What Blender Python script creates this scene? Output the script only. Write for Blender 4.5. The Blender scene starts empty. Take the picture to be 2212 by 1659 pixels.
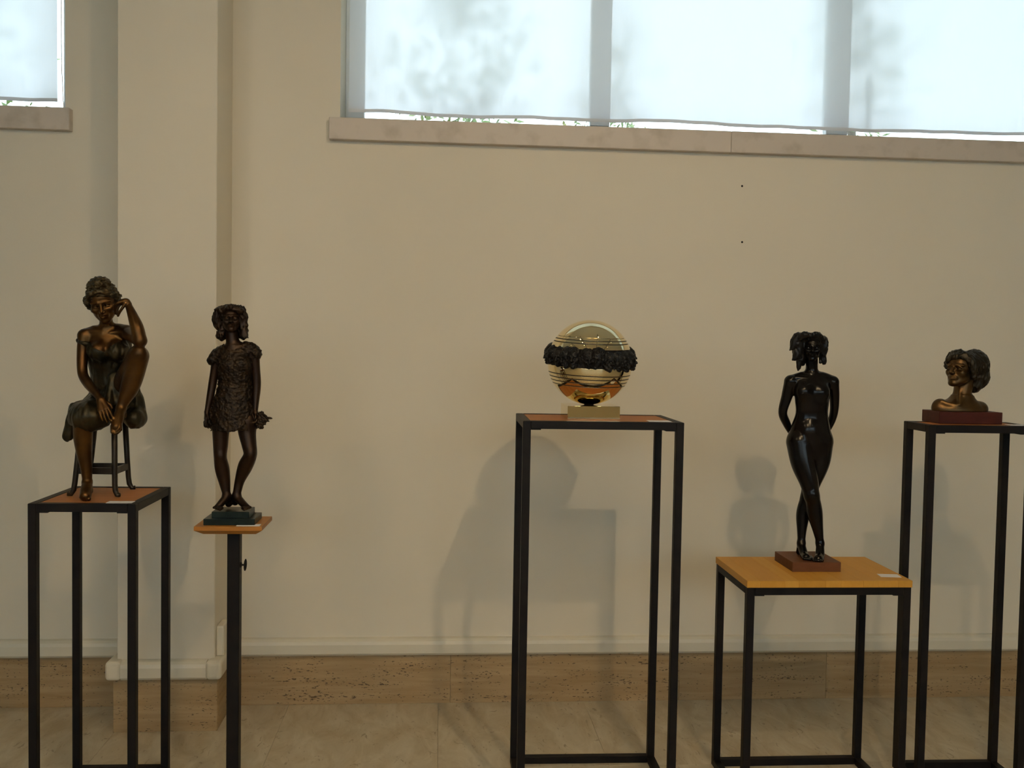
import bpy, bmesh, math, random
import numpy as np
from mathutils import Vector, Matrix

# ------------------------------------------------------------------ camera, world, exposure
scene = bpy.context.scene
COL = scene.collection
FPX, EYE = 2030.08, 1.51
CR = Vector((0.99696, -0.07540, 0.01735)).normalized()
CF = Vector((0.07606, 0.99630, -0.04019)).normalized()
CU = CR.cross(CF).normalized()
CR = CF.cross(CU).normalized()
cam_data = bpy.data.cameras.new('camera')
cam_data.sensor_width = 36.0
cam_data.lens = FPX * 36.0 / 2212.0
cam_data.clip_start = 0.05
cam = bpy.data.objects.new('camera', cam_data)
COL.objects.link(cam)
cam.matrix_world = Matrix(((CR.x, CU.x, -CF.x, 0), (CR.y, CU.y, -CF.y, 0), (CR.z, CU.z, -CF.z, EYE), (0, 0, 0, 1)))
scene.camera = cam

world = bpy.data.worlds.new('sky')
scene.world = world
world.use_nodes = True
world.node_tree.nodes['Background'].inputs[0].default_value = (0.80, 0.92, 1.0, 1)
world.node_tree.nodes['Background'].inputs[1].default_value = 5.0

vs = scene.view_settings
vs.view_transform = 'Standard'
vs.look = 'None'
vs.gamma = 1.0
vs.use_curve_mapping = False
vs.exposure = 0.0

KEY_POWER, SIDE_POWER, UP_FILL_POWER = 64.0, 26.0, 720.0
WARM = (1.0, 0.74, 0.44)

# ------------------------------------------------------------------ small helpers
_R, _U, _F = np.array(CR), np.array(CU), np.array(CF)
def at(px, py, Y):
    """world point at depth Y for a measured photograph position"""
    d = _F * FPX + _R * (px - 1106.0) - _U * (py - 829.5)
    return np.array([0, 0, EYE]) + d * (Y / d[1])

def tag(o, label=None, cat=None, group=None, kind=None):
    if label: o['label'] = label
    if cat: o['category'] = cat
    if group: o['group'] = group
    if kind: o['kind'] = kind
    return o

def empty(name, loc=(0, 0, 0), rz=0.0, parent=None):
    o = bpy.data.objects.new(name, None)
    COL.objects.link(o)
    o.location = loc
    o.rotation_euler = (0, 0, rz)
    o.empty_display_size = 0.05
    o.parent = parent
    return o

def link(name, me, mat, parent=None, smooth=False):
    o = bpy.data.objects.new(name, me)
    COL.objects.link(o)
    if mat and not me.materials:
        me.materials.append(mat)
    if smooth:
        me.polygons.foreach_set('use_smooth', [True] * len(me.polygons))
    o.parent = parent
    return o

def bm_box(bm, lo, hi, bevel=0.0, seg=1):
    lo, hi = Vector(lo), Vector(hi)
    m = Matrix.Translation((lo + hi) / 2) @ Matrix.Diagonal((*(hi - lo), 1))
    r = bmesh.ops.create_cube(bm, size=1.0, matrix=m)
    if bevel > 0:
        es = list({e for v in r['verts'] for e in v.link_edges})
        bmesh.ops.bevel(bm, geom=es, offset=bevel, segments=seg, profile=0.5, affect='EDGES')

def bm_obj(name, bm, mat, parent=None, smooth=False):
    bmesh.ops.recalc_face_normals(bm, faces=bm.faces)
    me = bpy.data.meshes.new(name)
    bm.to_mesh(me)
    bm.free()
    return link(name, me, mat, parent, smooth)

def box(name, lo, hi, mat, parent=None, bevel=0.0, seg=1):
    bm = bmesh.new()
    bm_box(bm, lo, hi, bevel, seg)
    return bm_obj(name, bm, mat, parent)

def boxes(name, lst, mat, parent=None):
    bm = bmesh.new()
    for lo, hi in lst:
        bm_box(bm, lo, hi)
    return bm_obj(name, bm, mat, parent)

def tube(name, pts, rads, mat, parent=None, n=12):
    """round bar through points with a radius at each"""
    bm = bmesh.new()
    P = [Vector(p) for p in pts]
    rings = []
    for i, p in enumerate(P):
        t = (P[min(i + 1, len(P) - 1)] - P[max(i - 1, 0)]).normalized()
        a = t.orthogonal().normalized() if i == 0 else (rings[-1][1] - t * rings[-1][1].dot(t)).normalized()
        b = t.cross(a)
        r = rads[i] if hasattr(rads, '__len__') else rads
        ring = [bm.verts.new(p + (a * math.cos(2 * math.pi * k / n) + b * math.sin(2 * math.pi * k / n)) * r) for k in range(n)]
        rings.append((ring, a))
    for (r0, _), (r1, _) in zip(rings, rings[1:]):
        for k in range(n):
            bm.faces.new((r0[k], r0[(k + 1) % n], r1[(k + 1) % n], r1[k]))
    bm.faces.new(rings[0][0][::-1])
    bm.faces.new(rings[-1][0])
    return bm_obj(name, bm, mat, parent, smooth=True)

def lathe(name, prof, mat, parent=None, n=48, axis='Z'):
    bm = bmesh.new()
    rings = []
    for r, z in prof:
        if r < 1e-6:
            rings.append([bm.verts.new((0, 0, z))])
        else:
            rings.append([bm.verts.new((r * math.cos(2 * math.pi * k / n), r * math.sin(2 * math.pi * k / n), z)) for k in range(n)])
    for a, b in zip(rings, rings[1:]):
        for k in range(n):
            q = [a[k % len(a)], a[(k + 1) % len(a)], b[(k + 1) % len(b)], b[k % len(b)]]
            q = list(dict.fromkeys(q))
            if len(q) > 2:
                bm.faces.new(q)
    return bm_obj(name, bm, mat, parent, smooth=True)

# ------------------------------------------------------------------ materials
MATS = {}
def mat(name, color, rough=0.6, metal=0.0, spec=0.5, coat=0.0, var=None, scale=8.0, bump=0.0, bscale=60.0, stretch=(1, 1, 1), detail=4.0, ramp=(0.35, 0.7)):
    """procedural principled material: two colours mixed by noise plus fine relief"""
    m = bpy.data.materials.new(name)
    m.use_nodes = True
    nt = m.node_tree
    b = nt.nodes['Principled BSDF']
    b.inputs['Base Color'].default_value = (*color, 1)
    b.inputs['Roughness'].default_value = rough
    b.inputs['Metallic'].default_value = metal
    b.inputs['Specular IOR Level'].default_value = spec
    b.inputs['Coat Weight'].default_value = coat
    if var or bump:
        tc = nt.nodes.new('ShaderNodeTexCoord')
        mp = nt.nodes.new('ShaderNodeMapping')
        mp.inputs['Scale'].default_value = stretch
        nt.links.new(tc.outputs['Object'], mp.inputs[0])
    if var:
        n = nt.nodes.new('ShaderNodeTexNoise')
        n.inputs['Scale'].default_value = scale
        n.inputs['Detail'].default_value = detail
        nt.links.new(mp.outputs[0], n.inputs['Vector'])
        r = nt.nodes.new('ShaderNodeValToRGB')
        r.color_ramp.elements[0].position, r.color_ramp.elements[1].position = ramp
        r.color_ramp.elements[0].color = (*color, 1)
        r.color_ramp.elements[1].color = (*var, 1)
        nt.links.new(n.outputs['Fac'], r.inputs[0])
        nt.links.new(r.outputs[0], b.inputs['Base Color'])
    if bump:
        n2 = nt.nodes.new('ShaderNodeTexNoise')
        n2.inputs['Scale'].default_value = bscale
        n2.inputs['Detail'].default_value = 3.0
        nt.links.new(mp.outputs[0], n2.inputs['Vector'])
        bp = nt.nodes.new('ShaderNodeBump')
        bp.inputs['Strength'].default_value = bump
        bp.inputs['Distance'].default_value = 0.002
        nt.links.new(n2.outputs['Fac'], bp.inputs['Height'])
        nt.links.new(bp.outputs[0], b.inputs['Normal'])
    MATS[name] = m
    return m

def nd(nt, t, **kw):
    n = nt.nodes.new(t)
    for k, v in kw.items():
        n.inputs[k.replace('_', ' ')].default_value = v
    return n

PAINT = mat('wall_paint', (0.75, 0.69, 0.572), 0.9, spec=0.2, var=(0.78, 0.72, 0.602), scale=1.4, bump=0.12, bscale=140)
PIERPAINT = PAINT
CEIL = mat('ceiling_paint', (0.78, 0.76, 0.70), 0.95, spec=0.1)
DUCT = mat('duct_plastic', (0.72, 0.67, 0.55), 0.38, spec=0.45)
SILL = mat('sill_stone', (0.60, 0.53, 0.46), 0.45, var=(0.42, 0.36, 0.29), scale=14, detail=6, ramp=(0.5, 0.85), bump=0.1, bscale=90)
FRAMEW = mat('window_frame_white', (0.90, 0.91, 0.92), 0.4)
STEEL = mat('black_steel', (0.0050, 0.0047, 0.0054), 0.5, metal=0.0, spec=0.16, var=(0.0093, 0.0079, 0.0075), scale=22, bump=0.1, bscale=220)
PANEL = mat('orange_board', (0.36, 0.135, 0.036), 0.55, spec=0.25, var=(0.42, 0.17, 0.05), scale=9, stretch=(1, 6, 1))
PLATE = mat('orange_wood', (0.36, 0.145, 0.022), 0.45, spec=0.3, var=(0.42, 0.185, 0.035), scale=20, stretch=(0.6, 9, 3))
MAHOG = mat('mahogany', (0.042, 0.0085, 0.0055), 0.5, spec=0.2, var=(0.065, 0.014, 0.008), scale=18, stretch=(1, 8, 3))
REDWOOD = mat('red_brown_wood', (0.10, 0.036, 0.013), 0.55, spec=0.25, var=(0.135, 0.05, 0.02), scale=16, stretch=(1, 7, 3))
GREENST = mat('dark_green_marble', (0.006, 0.012, 0.012), 0.3, spec=0.2, var=(0.013, 0.022, 0.021), scale=30, detail=8, ramp=(0.45, 0.7))
CARD = mat('white_card', (0.80, 0.79, 0.80), 0.7)
BLACK = mat('black_lamp_metal', (0.02, 0.02, 0.02), 0.5)
HOLE = mat('dark_hole', (0.01, 0.009, 0.008), 0.9)
CORD = mat('cord_white', (0.8, 0.8, 0.78), 0.5)
BARK = mat('tree_bark', (0.10, 0.08, 0.06), 0.9, bump=0.4)
GROUND = mat('grass_ground', (0.10, 0.14, 0.05), 0.95, var=(0.14, 0.16, 0.07), scale=5)

SKIN_GOLD = mat('bronze_golden', (0.0928, 0.0464, 0.0120), 0.36, metal=0.85, var=(0.0409, 0.0186, 0.0065), scale=14, detail=5, bump=0.12, bscale=160)
CLOTH_GOLD = mat('bronze_dress_green', (0.0186, 0.0161, 0.0074), 0.42, metal=0.7, var=(0.0527, 0.0360, 0.0124), scale=26, detail=6, ramp=(0.45, 0.8), bump=0.25, bscale=120)
HAIR_GOLD = mat('bronze_hair_olive', (0.0341, 0.0273, 0.0124), 0.42, metal=0.75, var=(0.0620, 0.0409, 0.0161), scale=30, detail=5)
SKIN_GIRL = mat('bronze_dark_brown', (0.0156, 0.0074, 0.0037), 0.38, metal=0.7, var=(0.0279, 0.0134, 0.0052), scale=16, bump=0.12, bscale=160)
CLOTH_GIRL = mat('bronze_rough_dress', (0.0115, 0.0065, 0.0029), 0.48, metal=0.7, var=(0.0396, 0.0216, 0.0072), scale=48, detail=6, ramp=(0.42, 0.82), bump=0.6, bscale=150)
HAIR_GIRL = mat('bronze_dark_hair', (0.0126, 0.0065, 0.0040), 0.42, metal=0.7, var=(0.0252, 0.0137, 0.0065), scale=30)
SKIN_BLACK = mat('bronze_black', (0.0027, 0.0024, 0.0025), 0.20, metal=0.0, spec=0.20, var=(0.0045, 0.0034, 0.0027), scale=12, bump=0.06, bscale=130)
HAIR_BLACK = mat('bronze_black_hair', (0.0032, 0.0030, 0.0032), 0.36, metal=0.0, spec=0.25, var=(0.0055, 0.0045, 0.0037), scale=26)
SKIN_BUST = mat('bronze_olive_brown', (0.0616, 0.0377, 0.0130), 0.36, metal=0.8, var=(0.1015, 0.0522, 0.0174), scale=16, detail=5, bump=0.1, bscale=160)
HAIR_BUST = mat('bronze_bust_hair', (0.0144, 0.0114, 0.0066), 0.4, metal=0.7, var=(0.0330, 0.0240, 0.0120), scale=26)
STOOL = mat('bronze_stool', (0.0213, 0.0151, 0.0101), 0.42, metal=0.6, var=(0.0336, 0.0252, 0.0168), scale=18, bump=0.2, bscale=120)
BRASS = mat('polished_brass', (0.90, 0.77, 0.48), 0.035, metal=1.0)
BRASSDK = mat('brass_groove', (0.018, 0.012, 0.006), 0.6, metal=0.2)
FRIEZE = mat('dark_frieze_bronze', (0.0035, 0.0036, 0.004), 0.42, metal=0.0, spec=0.22, var=(0.008, 0.0075, 0.007), scale=40, bump=0.4, bscale=180)

def make_plank_mat():
    m = mat('beech_stave', (0.52, 0.27, 0.07), 0.48, spec=0.25)
    nt = m.node_tree
    b = nt.nodes['Principled BSDF']
    tc = nd(nt, 'ShaderNodeTexCoord'); mp = nd(nt, 'ShaderNodeMapping', Scale=(14, 1.2, 6))
    nt.links.new(tc.outputs['Object'], mp.inputs[0])
    n = nd(nt, 'ShaderNodeTexNoise', Scale=6.0, Detail=5.0)
    nt.links.new(mp.outputs[0], n.inputs['Vector'])
    oi = nd(nt, 'ShaderNodeObjectInfo')
    ma = nt.nodes.new('ShaderNodeMath'); ma.operation = 'MULTIPLY_ADD'
    ma.inputs[1].default_value = 0.55
    nt.links.new(n.outputs['Fac'], ma.inputs[0])
    mb = nt.nodes.new('ShaderNodeMath'); mb.operation = 'MULTIPLY'; mb.inputs[1].default_value = 0.5
    nt.links.new(oi.outputs['Random'], mb.inputs[0])
    nt.links.new(mb.outputs[0], ma.inputs[2])
    r = nd(nt, 'ShaderNodeValToRGB')
    r.color_ramp.elements[0].color = (0.49, 0.235, 0.030, 1)
    r.color_ramp.elements[1].color = (0.61, 0.330, 0.060, 1)
    nt.links.new(ma.outputs[0], r.inputs[0])
    nt.links.new(r.outputs[0], b.inputs['Base Color'])
    return m
PLANK = make_plank_mat()

def make_travertine():
    m = mat('travertine', (0.45, 0.34, 0.2), 0.5)
    nt = m.node_tree
    b = nt.nodes['Principled BSDF']
    tc = nd(nt, 'ShaderNodeTexCoord')
    oi = nd(nt, 'ShaderNodeObjectInfo')
    off = nt.nodes.new('ShaderNodeVectorMath'); off.operation = 'ADD'
    sc = nt.nodes.new('ShaderNodeVectorMath'); sc.operation = 'SCALE'; sc.inputs[0].default_value = (7.0, 3.0, 5.0)
    nt.links.new(oi.outputs['Random'], sc.inputs['Scale'])
    nt.links.new(tc.outputs['Object'], off.inputs[0]); nt.links.new(sc.outputs[0], off.inputs[1])
    m1 = nd(nt, 'ShaderNodeMapping', Scale=(1.2, 1.2, 16))
    nt.links.new(off.outputs[0], m1.inputs[0])
    n1 = nd(nt, 'ShaderNodeTexNoise', Scale=2.2, Detail=7.0, Roughness=0.6, Distortion=0.4)
    nt.links.new(m1.outputs[0], n1.inputs['Vector'])
    r1 = nd(nt, 'ShaderNodeValToRGB')
    r1.color_ramp.elements[0].position = 0.3; r1.color_ramp.elements[0].color = (0.31, 0.205, 0.095, 1)
    r1.color_ramp.elements[1].position = 0.72; r1.color_ramp.elements[1].color = (0.44, 0.325, 0.185, 1)
    nt.links.new(n1.outputs['Fac'], r1.inputs[0])
    m2 = nd(nt, 'ShaderNodeMapping', Scale=(70, 70, 210))
    nt.links.new(off.outputs[0], m2.inputs[0])
    n2 = nd(nt, 'ShaderNodeTexNoise', Scale=1.0, Detail=2.0)
    nt.links.new(m2.outputs[0], n2.inputs['Vector'])
    m3 = nd(nt, 'ShaderNodeMapping', Scale=(3, 3, 22))
    nt.links.new(off.outputs[0], m3.inputs[0])
    n3 = nd(nt, 'ShaderNodeTexNoise', Scale=1.5, Detail=2.0)
    nt.links.new(m3.outputs[0], n3.inputs['Vector'])
    ad = nt.nodes.new('ShaderNodeMath'); ad.operation = 'MULTIPLY_ADD'; ad.inputs[1].default_value = 0.42
    nt.links.new(n3.outputs['Fac'], ad.inputs[0]); nt.links.new(n2.outputs['Fac'], ad.inputs[2])
    r2 = nd(nt, 'ShaderNodeValToRGB')
    r2.color_ramp.elements[0].position = 0.862; r2.color_ramp.elements[0].color = (0, 0, 0, 1)
    r2.color_ramp.elements[1].position = 0.91; r2.color_ramp.elements[1].color = (1, 1, 1, 1)
    nt.links.new(ad.outputs[0], r2.inputs[0])
    mx = nd(nt, 'ShaderNodeMix'); mx.data_type = 'RGBA'
    nt.links.new(r2.outputs[0], mx.inputs['Factor'])
    nt.links.new(r1.outputs[0], mx.inputs['A'])
    mx.inputs['B'].default_value = (0.10, 0.065, 0.035, 1)
    nt.links.new(mx.outputs['Result'], b.inputs['Base Color'])
    bp = nd(nt, 'ShaderNodeBump', Strength=0.5, Distance=0.002)
    bp.invert = True
    nt.links.new(r2.outputs[0], bp.inputs['Height']); nt.links.new(bp.outputs[0], b.inputs['Normal'])
    return m
TRAV = make_travertine()

def make_marble():
    m = mat('floor_marble', (0.5, 0.45, 0.34), 0.30, spec=0.35)
    nt = m.node_tree
    b = nt.nodes['Principled BSDF']
    tc = nd(nt, 'ShaderNodeTexCoord')
    oi = nd(nt, 'ShaderNodeObjectInfo')
    off = nt.nodes.new('ShaderNodeVectorMath'); off.operation = 'ADD'
    sc = nt.nodes.new('ShaderNodeVectorMath'); sc.operation = 'SCALE'; sc.inputs[0].default_value = (5.0, 9.0, 0.0)
    nt.links.new(oi.outputs['Random'], sc.inputs['Scale'])
    nt.links.new(tc.outputs['Object'], off.inputs[0]); nt.links.new(sc.outputs[0], off.inputs[1])
    m1 = nd(nt, 'ShaderNodeMapping', Scale=(5, 2.2, 3), Rotation=(0, 0, 0.6))
    nt.links.new(off.outputs[0], m1.inputs[0])
    n1 = nd(nt, 'ShaderNodeTexNoise', Scale=2.4, Detail=8.0, Roughness=0.62, Distortion=0.8)
    nt.links.new(m1.outputs[0], n1.inputs['Vector'])
    r1 = nd(nt, 'ShaderNodeValToRGB')
    r1.color_ramp.elements[0].position = 0.32; r1.color_ramp.elements[0].color = (0.42, 0.345, 0.225, 1)
    r1.color_ramp.elements[1].position = 0.66; r1.color_ramp.elements[1].color = (0.58, 0.52, 0.40, 1)
    nt.links.new(n1.outputs['Fac'], r1.inputs[0])
    n2 = nd(nt, 'ShaderNodeTexNoise', Scale=7.0, Detail=4.0, Distortion=1.6)
    nt.links.new(m1.outputs[0], n2.inputs['Vector'])
    r2 = nd(nt, 'ShaderNodeValToRGB')
    r2.color_ramp.elements[0].position = 0.62; r2.color_ramp.elements[0].color = (0, 0, 0, 1)
    r2.color_ramp.elements[1].position = 0.72; r2.color_ramp.elements[1].color = (0.85, 0.85, 0.85, 1)
    nt.links.new(n2.outputs['Fac'], r2.inputs[0])
    mx = nd(nt, 'ShaderNodeMix'); mx.data_type = 'RGBA'
    nt.links.new(r2.outputs[0], mx.inputs['Factor']); nt.links.new(r1.outputs[0], mx.inputs['A'])
    mx.inputs['B'].default_value = (0.27, 0.21, 0.13, 1)
    nt.links.new(mx.outputs['Result'], b.inputs['Base Color'])
    return m
MARBLE = make_marble()

def make_blind(name, clear, dull=0.42):
    m = bpy.data.materials.new(name)
    m.use_nodes = True
    nt = m.node_tree
    nt.nodes.remove(nt.nodes['Principled BSDF'])
    out = nt.nodes['Material Output']
    tr = nd(nt, 'ShaderNodeBsdfRefraction', Color=(0.97, 0.98, 1.0, 1), Roughness=0.42, IOR=1.06)
    tl = nd(nt, 'ShaderNodeBsdfTranslucent', Color=(0.72, 0.75, 0.79, 1))
    df = nd(nt, 'ShaderNodeBsdfDiffuse', Color=(0.78, 0.77, 0.76, 1))
    tc = nd(nt, 'ShaderNodeTexCoord'); mp = nd(nt, 'ShaderNodeMapping', Scale=(260, 1, 8))
    nt.links.new(tc.outputs['Object'], mp.inputs[0])
    n = nd(nt, 'ShaderNodeTexNoise', Scale=1.0, Detail=2.0)
    nt.links.new(mp.outputs[0], n.inputs['Vector'])
    mr = nd(nt, 'ShaderNodeMapRange')
    mr.inputs['To Min'].default_value = clear * 0.7; mr.inputs['To Max'].default_value = clear * 1.3
    nt.links.new(n.outputs['Fac'], mr.inputs['Value'])
    a = nd(nt, 'ShaderNodeMixShader', Fac=dull)
    nt.links.new(tl.outputs[0], a.inputs[1]); nt.links.new(df.outputs[0], a.inputs[2])
    c = nd(nt, 'ShaderNodeMixShader')
    nt.links.new(mr.outputs[0], c.inputs[0]); nt.links.new(a.outputs[0], c.inputs[1]); nt.links.new(tr.outputs[0], c.inputs[2])
    nt.links.new(c.outputs[0], out.inputs['Surface'])
    return m
BLIND = make_blind('blind_fabric', 0.125)
BLINDHEM = make_blind('blind_hem_fabric', 0.03, 0.72)

def make_glass():
    m = bpy.data.materials.new('window_glass')
    m.use_nodes = True
    nt = m.node_tree
    nt.nodes.remove(nt.nodes['Principled BSDF'])
    out = nt.nodes['Material Output']
    tr = nd(nt, 'ShaderNodeBsdfTransparent', Color=(0.94, 0.97, 0.97, 1))
    gl = nd(nt, 'ShaderNodeBsdfGlossy', Roughness=0.02)
    fr = nd(nt, 'ShaderNodeFresnel', IOR=1.45)
    c = nd(nt, 'ShaderNodeMixShader')
    nt.links.new(fr.outputs[0], c.inputs[0]); nt.links.new(tr.outputs[0], c.inputs[1]); nt.links.new(gl.outputs[0], c.inputs[2])
    nt.links.new(c.outputs[0], out.inputs['Surface'])
    return m
GLASS = make_glass()

def make_lampglow():
    m = bpy.data.materials.new('lamp_glow')
    m.use_nodes = True
    b = m.node_tree.nodes['Principled BSDF']
    b.inputs['Emission Color'].default_value = (1, 0.82, 0.55, 1)
    b.inputs['Emission Strength'].default_value = 18.0
    m.cycles.emission_sampling = 'NONE'
    return m
GLOW = make_lampglow()

def make_leaf():
    m = mat('tree_leaf', (0.09, 0.14, 0.04), 0.6, var=(0.15, 0.19, 0.06), scale=3)
    return m
LEAF = make_leaf()

# ------------------------------------------------------------------ the room
YW = 3.920            # face of the skirting on the window wall
YP = YW + 0.006       # painted face
YO = YW + 0.30        # outer face
YPIER = 3.661
CEILZ = 3.62
XL, XR, YB = -5.2, 5.6, -5.2
W1 = (-3.30, -1.511, 2.425, 3.40)     # window openings x0, x1, z0, z1
W2 = (-0.424, 4.70, 2.425, 3.40)

floor = box('floor', (XL, YB, -0.30), (XR, YO, -0.03), MARBLE)
tag(floor, kind='structure')
TS = 0.62
tile_meshes = {}
def tile_mesh(w, d):
    k = (round(w, 3), round(d, 3))
    if k not in tile_meshes:
        bm = bmesh.new()
        bm_box(bm, (0, 0, -0.03), (w, d, 0), 0.0008)
        bmesh.ops.recalc_face_normals(bm, faces=bm.faces)
        me = bpy.data.meshes.new('floor_tile'); bm.to_mesh(me); bm.free()
        me.materials.append(MARBLE)
        tile_meshes[k] = me
    return tile_meshes[k]
ys = [YW + 0.004 - TS * (i + 1) for i in range(14)]
for y in ys:
    x = -4.95
    while x < XR - 0.3:
        t = link('floor_tile', tile_mesh(TS - 0.0006, TS - 0.0006), MARBLE, floor)
        t.location = (x, y, 0)
        x += TS

ceiling = box('ceiling', (XL, YB, CEILZ), (XR, YO, CEILZ + 0.2), CEIL)
tag(ceiling, kind='structure')
wb = boxes('wall_back', [
    ((XL, YP, 0), (XR, YO, W1[2])),
    ((XL, YP, W1[2]), (W1[0], YO, CEILZ)),
    ((W1[1], YP, W1[2]), (W2[0], YO, CEILZ)),
    ((W2[1], YP, W2[2]), (XR, YO, CEILZ)),
    ((W1[0], YP, W1[3]), (W1[1], YO, CEILZ)),
    ((W2[0], YP, W2[3]), (W2[1], YO, CEILZ))], PAINT)
tag(wb, kind='structure')
for px, py in ((1603, 402), (1603, 523)):
    p = at(px, py, YP)
    h = lathe('screw_hole', [(0, 0), (0.0045, 0), (0.0035, 0.0015), (0, 0.0018)], HOLE, wb, 10)
    h.rotation_euler = (math.pi / 2, 0, 0)
    h.location = (p[0], YP - 0.0004, p[2])
tag(box('wall_left', (XL - 0.2, YB, 0), (XL, YO, CEILZ), PAINT), kind='structure')
tag(box('wall_right', (XR, YB, 0), (XR + 0.2, YO, CEILZ), PAINT), kind='structure')
FW = [(-4.7, -0.25), (0.25, 5.1)]
FZ0, FZ1 = 2.05, 3.45
lst = [((XL, YB - 0.3, 0), (XR, YB, FZ0)), ((XL, YB - 0.3, FZ1), (XR, YB, CEILZ)),
       ((XL, YB - 0.3, FZ0), (FW[0][0], YB, FZ1)), ((FW[0][1], YB - 0.3, FZ0), (FW[1][0], YB, FZ1)), ((FW[1][1], YB - 0.3, FZ0), (XR, YB, FZ1))]
tag(boxes('wall_front', lst, PAINT), kind='structure')
PX0, PX1 = -1.223, -0.856
pier = box('wall_pier', (PX0, YPIER + 0.006, 0), (PX1, YP + 0.01, CEILZ), PIERPAINT, None, 0.003)
tag(pier, kind='structure')

# travertine skirting, slab by slab
SK = 0.2115
bb = empty('baseboard_back', (0, YW, 0)); tag(bb, kind='structure')
def slab(parent, lo, hi):
    s = box('skirting_slab', lo, hi, TRAV, parent, 0.0009)
    return s
edges = [-4.9, -3.95, -3.0, -2.06, PX0 + 0.02]
for a, b in zip(edges, edges[1:]):
    slab(bb, (a + 0.0004, 0, 0), (b - 0.0004, 0.02, SK))
edges = [PX1 - 0.02, 0.060, 1.042, 1.692, 2.64, 3.6, 4.55, 5.5]
for a, b in zip(edges, edges[1:]):
    slab(bb, (a + 0.0004, 0, 0), (b - 0.0004, 0.02, SK))
bp_ = empty('baseboard_pier', (0, YPIER, 0)); tag(bp_, kind='structure')
slab(bp_, (PX0 - 0.012, 0, 0), (PX1 + 0.012, 0.02, SK))
slab(bp_, (PX0 - 0.012, 0.0205, 0), (PX0, YW - YPIER, SK))
slab(bp_, (PX1, 0.0205, 0), (PX1 + 0.012, YW - YPIER, SK))

# cable duct above the skirting
def duct_piece(name, parent, x0, x1, grow=0.0, z0=0.2115, z1=0.2825, dep=0.034):
    prof = [(0.02, z0 - grow), (-dep * 0.72 - grow, z0 - grow), (-dep - grow, z0 + 0.010), (-dep - grow, z1 - 0.024), (-dep * 0.86 - grow, z1 - 0.011), (-dep * 0.55 - grow, z1 - 0.003 + grow), (-dep * 0.2, z1 + grow), (0.02, z1 + grow)]
    bm = bmesh.new()
    A = [bm.verts.new((x0, y, z)) for y, z in prof]
    B = [bm.verts.new((x1, y, z)) for y, z in prof]
    n = len(prof)
    for i in range(n):
        bm.faces.new((A[i], A[(i + 1) % n], B[(i + 1) % n], B[i]))
    bm.faces.new(A[::-1]); bm.faces.new(B)
    return bm_obj(name, bm, DUCT, parent)
t1 = empty('trim_1', (0, YP, 0)); tag(t1, 'white plastic cable duct running along the window wall', kind='structure')
duct_piece('duct_cover', t1, -5.1, PX0)
duct_piece('duct_cover', t1, PX1 + 0.05, 0.838)
duct_piece('duct_cover', t1, 0.869, 5.5)
duct_piece('joint_cover', t1, 0.838, 0.869, 0.0012)
duct_piece('corner_cover', t1, PX1 + 0.006, PX1 + 0.052, 0.001)
t2 = empty('trim_2', (0, YPIER, 0)); tag(t2, 'white plastic cable duct wrapping the pier', kind='structure')
duct_piece('duct_cover', t2, PX0 + 0.024, PX1 - 0.024)
def duct_cap(parent, xe, sgn):
    bm = bmesh.new()
    bm_box(bm, (min(xe - sgn * 0.026, xe + sgn * 0.034), -0.0355, 0.2100), (max(xe - sgn * 0.026, xe + sgn * 0.034), YP - YPIER - 0.02, 0.2838), 0.016, 4)
    return bm_obj('corner_cap', bm, DUCT, parent, smooth=False)
duct_cap(t2, PX0, -1)
duct_cap(t2, PX1, 1)
box('riser_cover', (PX1, 0.03, 0.2838), (PX1 + 0.03, 0.125, 0.402), DUCT, t2, 0.006, 2)

# windows of the visible wall
def make_window(idx, W, mull, yface, sgn, sill_x, sill_joints):
    x0, x1, z0, z1 = W
    w = empty('window_%d' % idx, ((x0 + x1) / 2, yface, z0)); tag(w, kind='structure')
    cx = (x0 + x1) / 2
    F0, F1 = 0.195 * sgn, 0.255 * sgn
    def bx(name, a, b, za, zb, ya, yb, m):
        return box(name, (a - cx, min(ya, yb), za - z0), (b - cx, max(ya, yb), zb - z0), m, w, 0.003 if m is FRAMEW else 0)
    bx('bottom_rail', x0, x1, z0, z0 + 0.052, F0, F1, FRAMEW)
    bx('top_rail', x0, x1, z1 - 0.05, z1, F0, F1, FRAMEW)
    bx('jamb', x0, x0 + 0.082, z0 + 0.052, z1 - 0.05, F0, F1, FRAMEW)
    bx('jamb', x1 - 0.082, x1, z0 + 0.052, z1 - 0.05, F0, F1, FRAMEW)
    xs = [x0 + 0.082]
    for a, b in mull:
        bx('mullion', a, b, z0 + 0.052, z1 - 0.05, F0 - 0.01 * sgn, F1, FRAMEW)
        xs += [a, b]
    xs.append(x1 - 0.082)
    for a, b in zip(xs[::2], xs[1::2]):
        bx('pane', a, b, z0 + 0.052, z1 - 0.05, 0.222 * sgn, 0.227 * sgn, GLASS)
    if sill_x:
        js = [sill_x[0]] + sill_joints + [sill_x[1]]
        for a, b in zip(js, js[1:]):
            bm = bmesh.new()
            ya, yb = sorted((-0.036 * sgn, 0.30 * sgn))
            bm_box(bm, (a + 0.0005 - cx, ya, -0.088), (b - 0.0005 - cx, yb, 0), 0.002)
            bm_obj('sill_slab', bm, SILL, w)
    return w
make_window(1, W1, [(-2.47, -2.38)], YP, 1, (W1[0] - 0.04, -1.482), [])
make_window(2, W2, [(0.636, 0.722), (1.698, 1.796), (2.76, 2.86), (3.80, 3.89)], YP, 1, (-0.465, W2[1] + 0.04), [1.200, 2.95])
make_window(3, (FW[0][0], FW[0][1], FZ0, FZ1), [(-3.3, -3.2), (-1.8, -1.7)], YB, -1, None, [])
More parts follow.
